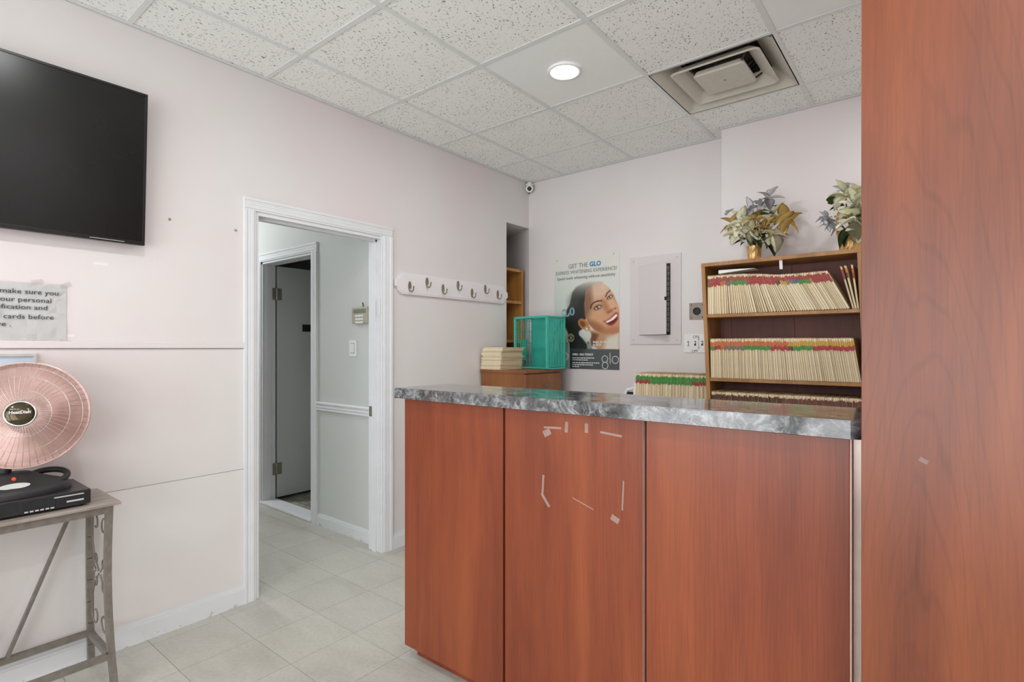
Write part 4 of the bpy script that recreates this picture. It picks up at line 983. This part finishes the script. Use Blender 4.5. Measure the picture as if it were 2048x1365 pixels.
# ------------------------------------------------------------ poinsettia arrangements on the bookcase
def leafm(L, W_, curl, lobes, rnd):
    nx, ny = 7, 4; b = B(); g = []
    for i in range(nx+1):
        t_ = i/nx; w_ = W_*math.sin(PI*min(1, t_**.8))**.8*(1+.22*lobes*math.sin(t_*PI*5)) if i not in (0, nx) else 0.002
        row = []
        for j in range(ny+1):
            s_ = (j/ny-.5)*2
            row.append(b.verts.new((t_*L, s_*w_/2, curl*L*(t_**2)*-1+abs(s_)*w_*.22+rnd.uniform(-.0012, .0012))))
        g.append(row)
    for i in range(nx):
        for j in range(ny): b.faces.new((g[i][j], g[i+1][j], g[i+1][j+1], g[i][j+1]))
    bmesh.ops.solidify(b, geom=b.faces[:], thickness=.0006)
    me = bpy.data.meshes.new('petal'); b.to_mesh(me); b.free()
    for p_ in me.polygons: p_.use_smooth = True
    return me
rnd = random.Random(3)
LM = {}
for mt in ('petal_cream', 'petal_gold', 'petal_silver', 'leaf_green'):
    LM[mt] = []
    for k in range(4):
        me = leafm(1.0, .62+.14*(k % 2), .15+.25*(k/3), 1 if k % 2 else 0, random.Random(k)); me.materials.append(M[mt]); LM[mt].append(me)
def put_leaf(par, loc, direction, roll, L, mt, nm):
    o = bpy.data.objects.new(nm, rnd.choice(LM[mt])); C.objects.link(o); o.parent = par
    q = Vector(direction).to_track_quat('X', 'Z'); m_ = q.to_matrix().to_4x4() @ Matrix.Rotation(roll, 4, 'X') @ Matrix.Scale(L, 4); m_.translation = Vector(loc); o.matrix_local = m_; return o
def arrangement(px, ybase, label, heads, leaves, potw, poth, py_c, extra=()):
    s0 = ony(px, 500, ybase); base = Vector((s0.x, ybase, ZT))
    e = empty('poinsettia', base, label, 'plant')
    b = B(); n = 16; g = []
    for i in range(6):
        t_ = i/5; g.append([b.verts.new(((potw*.40+potw*.10*t_)*(1+.05*math.sin(k*5.1+i))*math.cos(2*PI*k/n), (potw*.40+potw*.10*t_)*(1+.05*math.cos(k*3.7+i*2))*math.sin(2*PI*k/n), .001+poth*t_+(.004*math.sin(k*2.3) if i == 5 else 0))) for k in range(n)])
    for i in range(5):
        for k in range(n): b.faces.new((g[i][k], g[i][(k+1)%n], g[i+1][(k+1)%n], g[i+1][k]))
    b.faces.new(g[0][::-1]); b.faces.new(g[4]) if False else None
    obj('foil_pot', b, 'gold_foil', e)
    b = B(); lathe(b, [(potw*.46, poth*.85), (0, poth*.95)], 12, cap=False); obj('potting_moss', b, 'leaf_green', e)
    camd = Vector((CX, 0, H))
    for hx, hy, mt, n_, L, dy, opn in heads:
        P = ony(hx, hy, ybase+dy); P = P-base
        b = B(); tube(b, [(0, 0, poth*.8), (P.x*.4, P.y*.4, poth+(P.z-poth)*.55), tuple(P)], .0022, 6); obj('stem', b, 'stem_green', e)
        look = (camd-(P+base)).normalized(); out_ = (Vector((P.x*2.0, P.y-.0, (P.z-poth)*.8))); ax = (look*1.0+out_.normalized()*.6).normalized()
        u = ax.orthogonal().normalized(); v_ = ax.cross(u)
        a0 = rnd.uniform(0, 6)
        for k in range(n_):
            a = a0+2*PI*k/n_+rnd.uniform(-.2, .2); d = (u*math.cos(a)+v_*math.sin(a))*opn+ax*rnd.uniform(.25, .6); put_leaf(e, P, d, rnd.uniform(-.5, .5), L*rnd.uniform(1.0, 1.35), mt, 'petal')
        if mt != 'petal_silver':
            b = B()
            for k in range(5): c_ = P+ax*.008+u*rnd.uniform(-.008, .008)+v_*rnd.uniform(-.008, .008); bmesh.ops.create_icosphere(b, subdivisions=1, radius=.0035, matrix=Matrix.Translation(c_))
            obj('flower_centre', b, 'glitter_gold', e)
    for hx, hy, tx, ty, L, mt, dy in leaves:
        P = ony(hx, hy, ybase+dy); Q_ = ony(tx, ty, ybase+dy-.02); put_leaf(e, P-base, Q_-P, rnd.uniform(-.6, .6)+PI*0, (Q_-P).length, mt, 'leaf' if mt == 'leaf_green' else 'petal')
    for (hx, hy), (tx, ty) in extra:
        P = ony(hx, hy, ybase-.04); Q_ = ony(tx, ty, ybase-.06); b = B(); N_ = 16
        for k in range(N_):
            c_ = P.lerp(Q_, k/N_)-base+Vector((rnd.uniform(-.012, .012), rnd.uniform(-.012, .012), rnd.uniform(-.012, .012))); bmesh.ops.create_icosphere(b, subdivisions=1, radius=rnd.uniform(.004, .0075), matrix=Matrix.Translation(c_))
        obj('berry_spray', b, 'glitter_gold', e)['label'] = 'glittering gold berry spray'
    return e
arrangement(1508, 3.40, 'artificial poinsettia in gold foil pot standing clear of the tall cabinet', 
    [(1484, 445, 'petal_cream', 6, .085, -.05, .9), (1466, 450, 'petal_gold', 5, .07, -.02, .9), (1500, 420, 'petal_silver', 4, .075, .02, .8), (1536, 398, 'petal_silver', 5, .075, .02, .7), (1546, 432, 'petal_cream', 5, .07, -.04, .8),
     (1566, 440, 'petal_gold', 5, .085, -.02, .8), (1545, 470, 'petal_cream', 5, .08, -.06, .9), (1512, 440, 'petal_gold', 6, .06, -.07, .9), (1500, 462, 'petal_cream', 6, .06, -.08, .9), (1530, 455, 'petal_gold', 6, .055, -.08, .9), (1475, 468, 'petal_cream', 5, .06, -.06, .9), (1524, 412, 'petal_silver', 4, .05, .0, .9), (1553, 480, 'petal_silver', 3, .06, .03, .8)],
    [(1495, 478, 1464, 486, 0, 'leaf_green', -.05), (1490, 485, 1480, 488, 0, 'leaf_green', -.04), (1506, 440, 1521, 416, 0, 'leaf_green', -.03), (1520, 430, 1550, 420, 0, 'leaf_green', -.05), (1515, 470, 1545, 488, 0, 'leaf_green', -.02), (1505, 465, 1497, 490, 0, 'leaf_green', -.06), (1522, 462, 1540, 440, 0, 'leaf_green', -.04),
     (1545, 412, 1571, 418, 0, 'leaf_green', .0), (1530, 480, 1556, 505, 0, 'leaf_green', .02), (1512, 480, 1525, 492, 0, 'leaf_green', -.05), (1512, 474, 1490, 462, 0, 'leaf_green', -.02), (1510, 476, 1512, 450, 0, 'leaf_green', -.01), (1514, 474, 1535, 462, 0, 'leaf_green', -.01), (1500, 480, 1520, 470, 0, 'leaf_green', -.07), (1452, 432, 1466, 414, 0, 'petal_silver', 0), (1565, 470, 1592, 420, 0, 'petal_gold', -.03), (1558, 460, 1578, 418, 0, 'petal_gold', -.04)],
    .086, .088, 0, [((1502, 432), (1518, 470)), ((1490, 442), (1500, 484)), ((1532, 440), (1524, 475))])
arrangement(1700, 3.40, 'artificial poinsettia in gold foil pot half hidden behind the tall cabinet',
    [(1712, 442, 'petal_cream', 6, .10, -.08, .95), (1708, 412, 'petal_cream', 6, .085, -.08, .9), (1690, 393, 'petal_cream', 5, .08, -.03, .9), (1722, 395, 'petal_cream', 5, .08, -.02, .9), (1738, 430, 'petal_gold', 5, .08, -.02, .9), (1684, 380, 'petal_silver', 4, .045, 0, .8), (1652, 436, 'petal_silver', 7, .04, -.02, .9), (1660, 448, 'petal_silver', 7, .045, -.03, .9), (1728, 460, 'petal_cream', 5, .08, -.06, .9)],
    [(1664, 410, 1664, 385, 0, 'leaf_green', -.03), (1690, 412, 1660, 412, 0, 'leaf_green', -.04), (1702, 455, 1670, 490, 0, 'leaf_green', -.07), (1698, 470, 1682, 492, 0, 'leaf_green', -.06), (1680, 455, 1658, 466, 0, 'petal_silver', -.03), (1712, 470, 1700, 490, 0, 'leaf_green', -.03), (1700, 440, 1672, 432, 0, 'petal_gold', -.03)],
    .125, .115, 0, [((1672, 420), (1676, 445))])

# ------------------------------------------------------------ table, player, dish heater
TZ = .718; e = empty('console_table', (.18, .1, 0), 'narrow metal console table with grey wood top against the left wall', 'table')
def ch(nm, bm, mat, par=e, **k):
    for v in bm.verts: v.co -= e.location
    return obj(nm, bm, mat, par, **k)
TXA, TXB, TYB, TYA = .03, .334, .667, -.45
b = B(); bx(b, TXA, TXB, TYA, TYB, TZ-.012, TZ, .002); ch('table_top', b, 'grey_wood')
b = B()
for x_ in (TXA+.03, TXB-.03): beam(b, (x_, TYA+.02, TZ-.027), (x_, TYB-.03, TZ-.027), .022, .029)
for y_ in (TYB-.03, TYA+.03): beam(b, (TXA+.03, y_, TZ-.027), (TXB-.03, y_, TZ-.027), .022, .029)
ch('apron_frame', b, 'bronze_metal')
def leg(x_, y_, sx_, sy_):
    b = B(); n = 8; pts = []
    for k in range(n+1):
        t_ = k/n; bow = .010*math.sin(t_*PI)*-1+.020*(1-t_)**2; pts.append((x_+sx_*bow, y_+sy_*bow, t_*(TZ-.013)+.001))
    for p_, q_ in zip(pts, pts[1:]): beam(b, p_, (q_[0], q_[1], q_[2]+.002), .022, .022, up=(1, 0, 0))
    ch('leg', b, 'bronze_metal')
YL = TYB-.03
leg(TXA+.02, YL, 0, .2); leg(TXB-.03, YL, 1, .6); leg(TXA+.02, TYA+.04, 0, -.2); leg(TXB-.03, TYA+.04, 1, -.6)
zl = .135
for x_ in (TXA+.02, TXB-.02): b = B(); beam(b, (x_, TYA+.04, zl), (x_, YL, zl), .02, .022); ch('stretcher', b, 'bronze_metal')
for y_ in (YL, TYA+.04): b = B(); beam(b, (TXA+.02, y_, zl), (TXB-.02, y_, zl), .02, .022); ch('stretcher', b, 'bronze_metal')
b = B(); beam(b, (TXA+.03, .385, zl+.012), (TXA+.03, .585, TZ-.04), .010, .022, up=(1, 0, 0)); ch('diagonal_brace', b, 'bronze_metal')
b = B(); beam(b, (TXA+.03, .36, zl+.012), (TXA+.03, .16, TZ-.04), .010, .022, up=(1, 0, 0)); ch('diagonal_brace', b, 'bronze_metal')
# scroll work between the end legs (plane y = YL)
def scroll(pts): b = B(); tube(b, [(u, YL, z_) for u, z_ in pts], .0032, 6); ch('scroll', b, 'bronze_metal')
xm = (TXA+TXB)/2
def spiral(cx, cz, r0, r1, a0, a1, n=20): return [(cx+(r0+(r1-r0)*k/n)*math.cos(a0+(a1-a0)*k/n), cz+(r0+(r1-r0)*k/n)*math.sin(a0+(a1-a0)*k/n)) for k in range(n+1)]
for s_ in (-1, 1):
    def mx(pp): return [(xm+s_*(u-xm), z_) for u, z_ in pp]
    scroll(mx(spiral(xm+.055, .60, .012, .052, PI*1.6, -PI*.0)+[(xm+.10, .54), (xm+.07, .47), (xm+.01, .42)]))
    scroll(mx(spiral(xm+.055, .24, .012, .052, -PI*1.6, PI*.0)+[(xm+.10, .29), (xm+.07, .35), (xm+.01, .41)]))
    scroll(mx(spiral(xm+.05, .455, .010, .036, PI*1.5, -PI*.5, 18)))
    scroll(mx(spiral(xm+.05, .375, .010, .036, -PI*1.5, PI*.5, 18)))
# video player
e = empty('video_player', (.178, .36, TZ), 'black video player with reflective front under the dish heater', 'video player')
b = B(); bx(b, -.123, .115, -.22, .221, .008, .060, .002); obj('case', b, 'vcr_black', e)
b = B(); bx(b, .1155, .123, -.22, .221, .008, .060, .002); fr = obj('front_panel', b, 'vcr_black', e)
b = B(); bx(b, .123, .1235, -.20, .02, .02, .054); obj('cassette_door', b, 'glass_dark', fr)
b = B(); bx(b, .123, .1236, .03, .12, .018, .05); obj('display_window', b, 'glass_dark', fr)
b = B(); bx(b, .1236, .124, .115, .20, .046, .050); bx(b, .1236, .124, .15, .20, .024, .030); obj('lettering', b, 'grey_plate', fr)
for k in range(6): b = B(); bx(b, .123, .126, .035+k*.014, .045+k*.014, .012, .017, .0008); obj('button', b, 'grey_plate', fr)
for k in range(5): b = B(); bx(b, .123, .1255, .13+k*.016, .141+k*.016, .034, .039, .0008); obj('button', b, 'vcr_black', fr)
for sx_ in (-.10, .10):
    for sy_ in (-.19, .19): b = B(); lathe(b, [(.012, 0), (.014, .008)], 14, Matrix.Translation((sx_, sy_, 0))); obj('foot', b, 'black_plastic', e)
# dish heater
e = empty('dish_heater', (.17, .365, TZ+.0605), 'round copper pink dish heater with wire guard on black base', 'heater')
b = B(); n = 40; prof = [(0, 1.0), (.014, 1.0), (.024, .96), (.034, .86), (.044, .70), (.056, .54), (.066, .44), (.072, .36)]
g = []
for z_, s_ in prof:
    g.append([b.verts.new((.112*s_*math.cos(2*PI*k/n)-.03*(1-s_), .186*s_*math.sin(2*PI*k/n), z_)) for k in range(n)])
for A_, D_ in zip(g, g[1:]):
    for k in range(n): b.faces.new((A_[k], A_[(k+1)%n], D_[(k+1)%n], D_[k]))
b.faces.new(g[0][::-1]); b.faces.new(g[-1]); obj('base', b, 'black_plastic', e, smooth=True)
b = B(); pts = [(-.012+.050*math.cos(a), .118+.058*math.sin(a), .042+.016*math.cos(a+PI)+.004*math.sin(a)) for a in [2*PI*k/28 for k in range(28)]]; tube(b, pts, .011, 8, closed=True); obj('carry_handle', b, 'black_plastic', e, smooth='all')
Qb = frame((0, 1, 0), (-.64, 0, .768), (.082, .012, .040))
b = B(); bx(b, -.042, .042, -.010, .010, 0, .003, .001, Mx=Qb); 
bmesh.ops.delete(b, geom=b.verts[:], context='VERTS')
prism(b, [(.042*math.cos(a)*(1 if abs(math.cos(a)) < .8 else 1), .011*math.sin(a)) for a in [2*PI*k/24 for k in range(24)]], 0, .003, 'z'); bmesh.ops.transform(b, matrix=Qb, verts=b.verts); obj('name_plate', b, 'grey_plate', e)
b = B(); lathe(b, [(.006, 0), (.005, .004), (0, .006)], 14, frame((0, 1, 0), (0, 0, 1), (.044, .016, .060))); obj('indicator_lamp', b, 'red_lamp', e, smooth=True)
DC = Vector((-.02, .053, .279)); ax = Vector((math.cos(-.30)*math.cos(.16), math.sin(-.30)*math.cos(.16), math.sin(.16))).normalized()
ux = Vector((-ax.y, ax.x, 0)).normalized(); uz = ax.cross(ux); Rd = Matrix((ux, uz, ax)).transposed().to_4x4(); Rd.translation = DC
RD = .190
prof = [(.02, -.085), (.06, -.078), (.10, -.060), (.14, -.035), (.17, -.012), (RD, .010), (RD+.004, .012), (RD+.005, .006), (.175, -.018), (.14, -.041), (.10, -.066), (.06, -.084), (.02, -.091)]
b = B(); lathe(b, prof+[prof[0]], 72, Rd, cap=False); obj('reflector', b, 'dish_metal', e, smooth='all')
def dome(r): return .014+.052*(1-(r/RD)**2)            # guard surface
b = B()
for k in range(52):
    a = 2*PI*k/52; pts = []
    for i in range(9):
        r__ = .034+(RD-.034)*i/8; aa = a+.14*(1-i/8); pts.append(Rd @ Vector((r__*math.cos(aa), r__*math.sin(aa), dome(r__))))
    tube(b, pts, .00095, 5)
for r__ in (.085, .135, .172, RD-.001): tube(b, [Rd @ Vector((r__*math.cos(2*PI*k/64), r__*math.sin(2*PI*k/64), dome(r__))) for k in range(64)], .0012 if r__ < .19 else .004, 6, closed=True)
obj('wire_guard', b, 'dish_wire', e, smooth='all')
b = B(); lathe(b, [(.066, -.080), (.056, -.03), (.045, .02), (.036, .05), (.032, .055)], 40, Rd, cap=False); obj('element_cone', b, 'chrome', e, smooth='all')
b = B(); lathe(b, [(.030, .054), (.047, .060), (.047, .070), (.042, .0735), (.040, .070)], 40, Rd, cap=False); obj('badge_ring', b, 'chrome', e, smooth='all')
b = B(); lathe(b, [(.041, .069), (.03, .074), (.015, .0765), (0, .077)], 40, Rd, cap=False); bd = obj('badge', b, 'badge_dark', e, smooth='all')
Tm = Rd @ Matrix.Translation((0, .0, .0775)); text('HeatDish', .0155, 'ink_white', Tm, bd, align='CENTER', bold=.0003); text('PRESTO', .005, 'ink_white', Rd @ Matrix.Translation((-.018, .0145, .0772)), bd, align='CENTER')
b = B(); tube(b, [Vector((-.03, .0, .065)), Vector((-.085, .03, .15)), DC-ax*.13, DC-ax*.088], .018, 10); obj('tilt_arm', b, 'black_plastic', e, smooth='all')
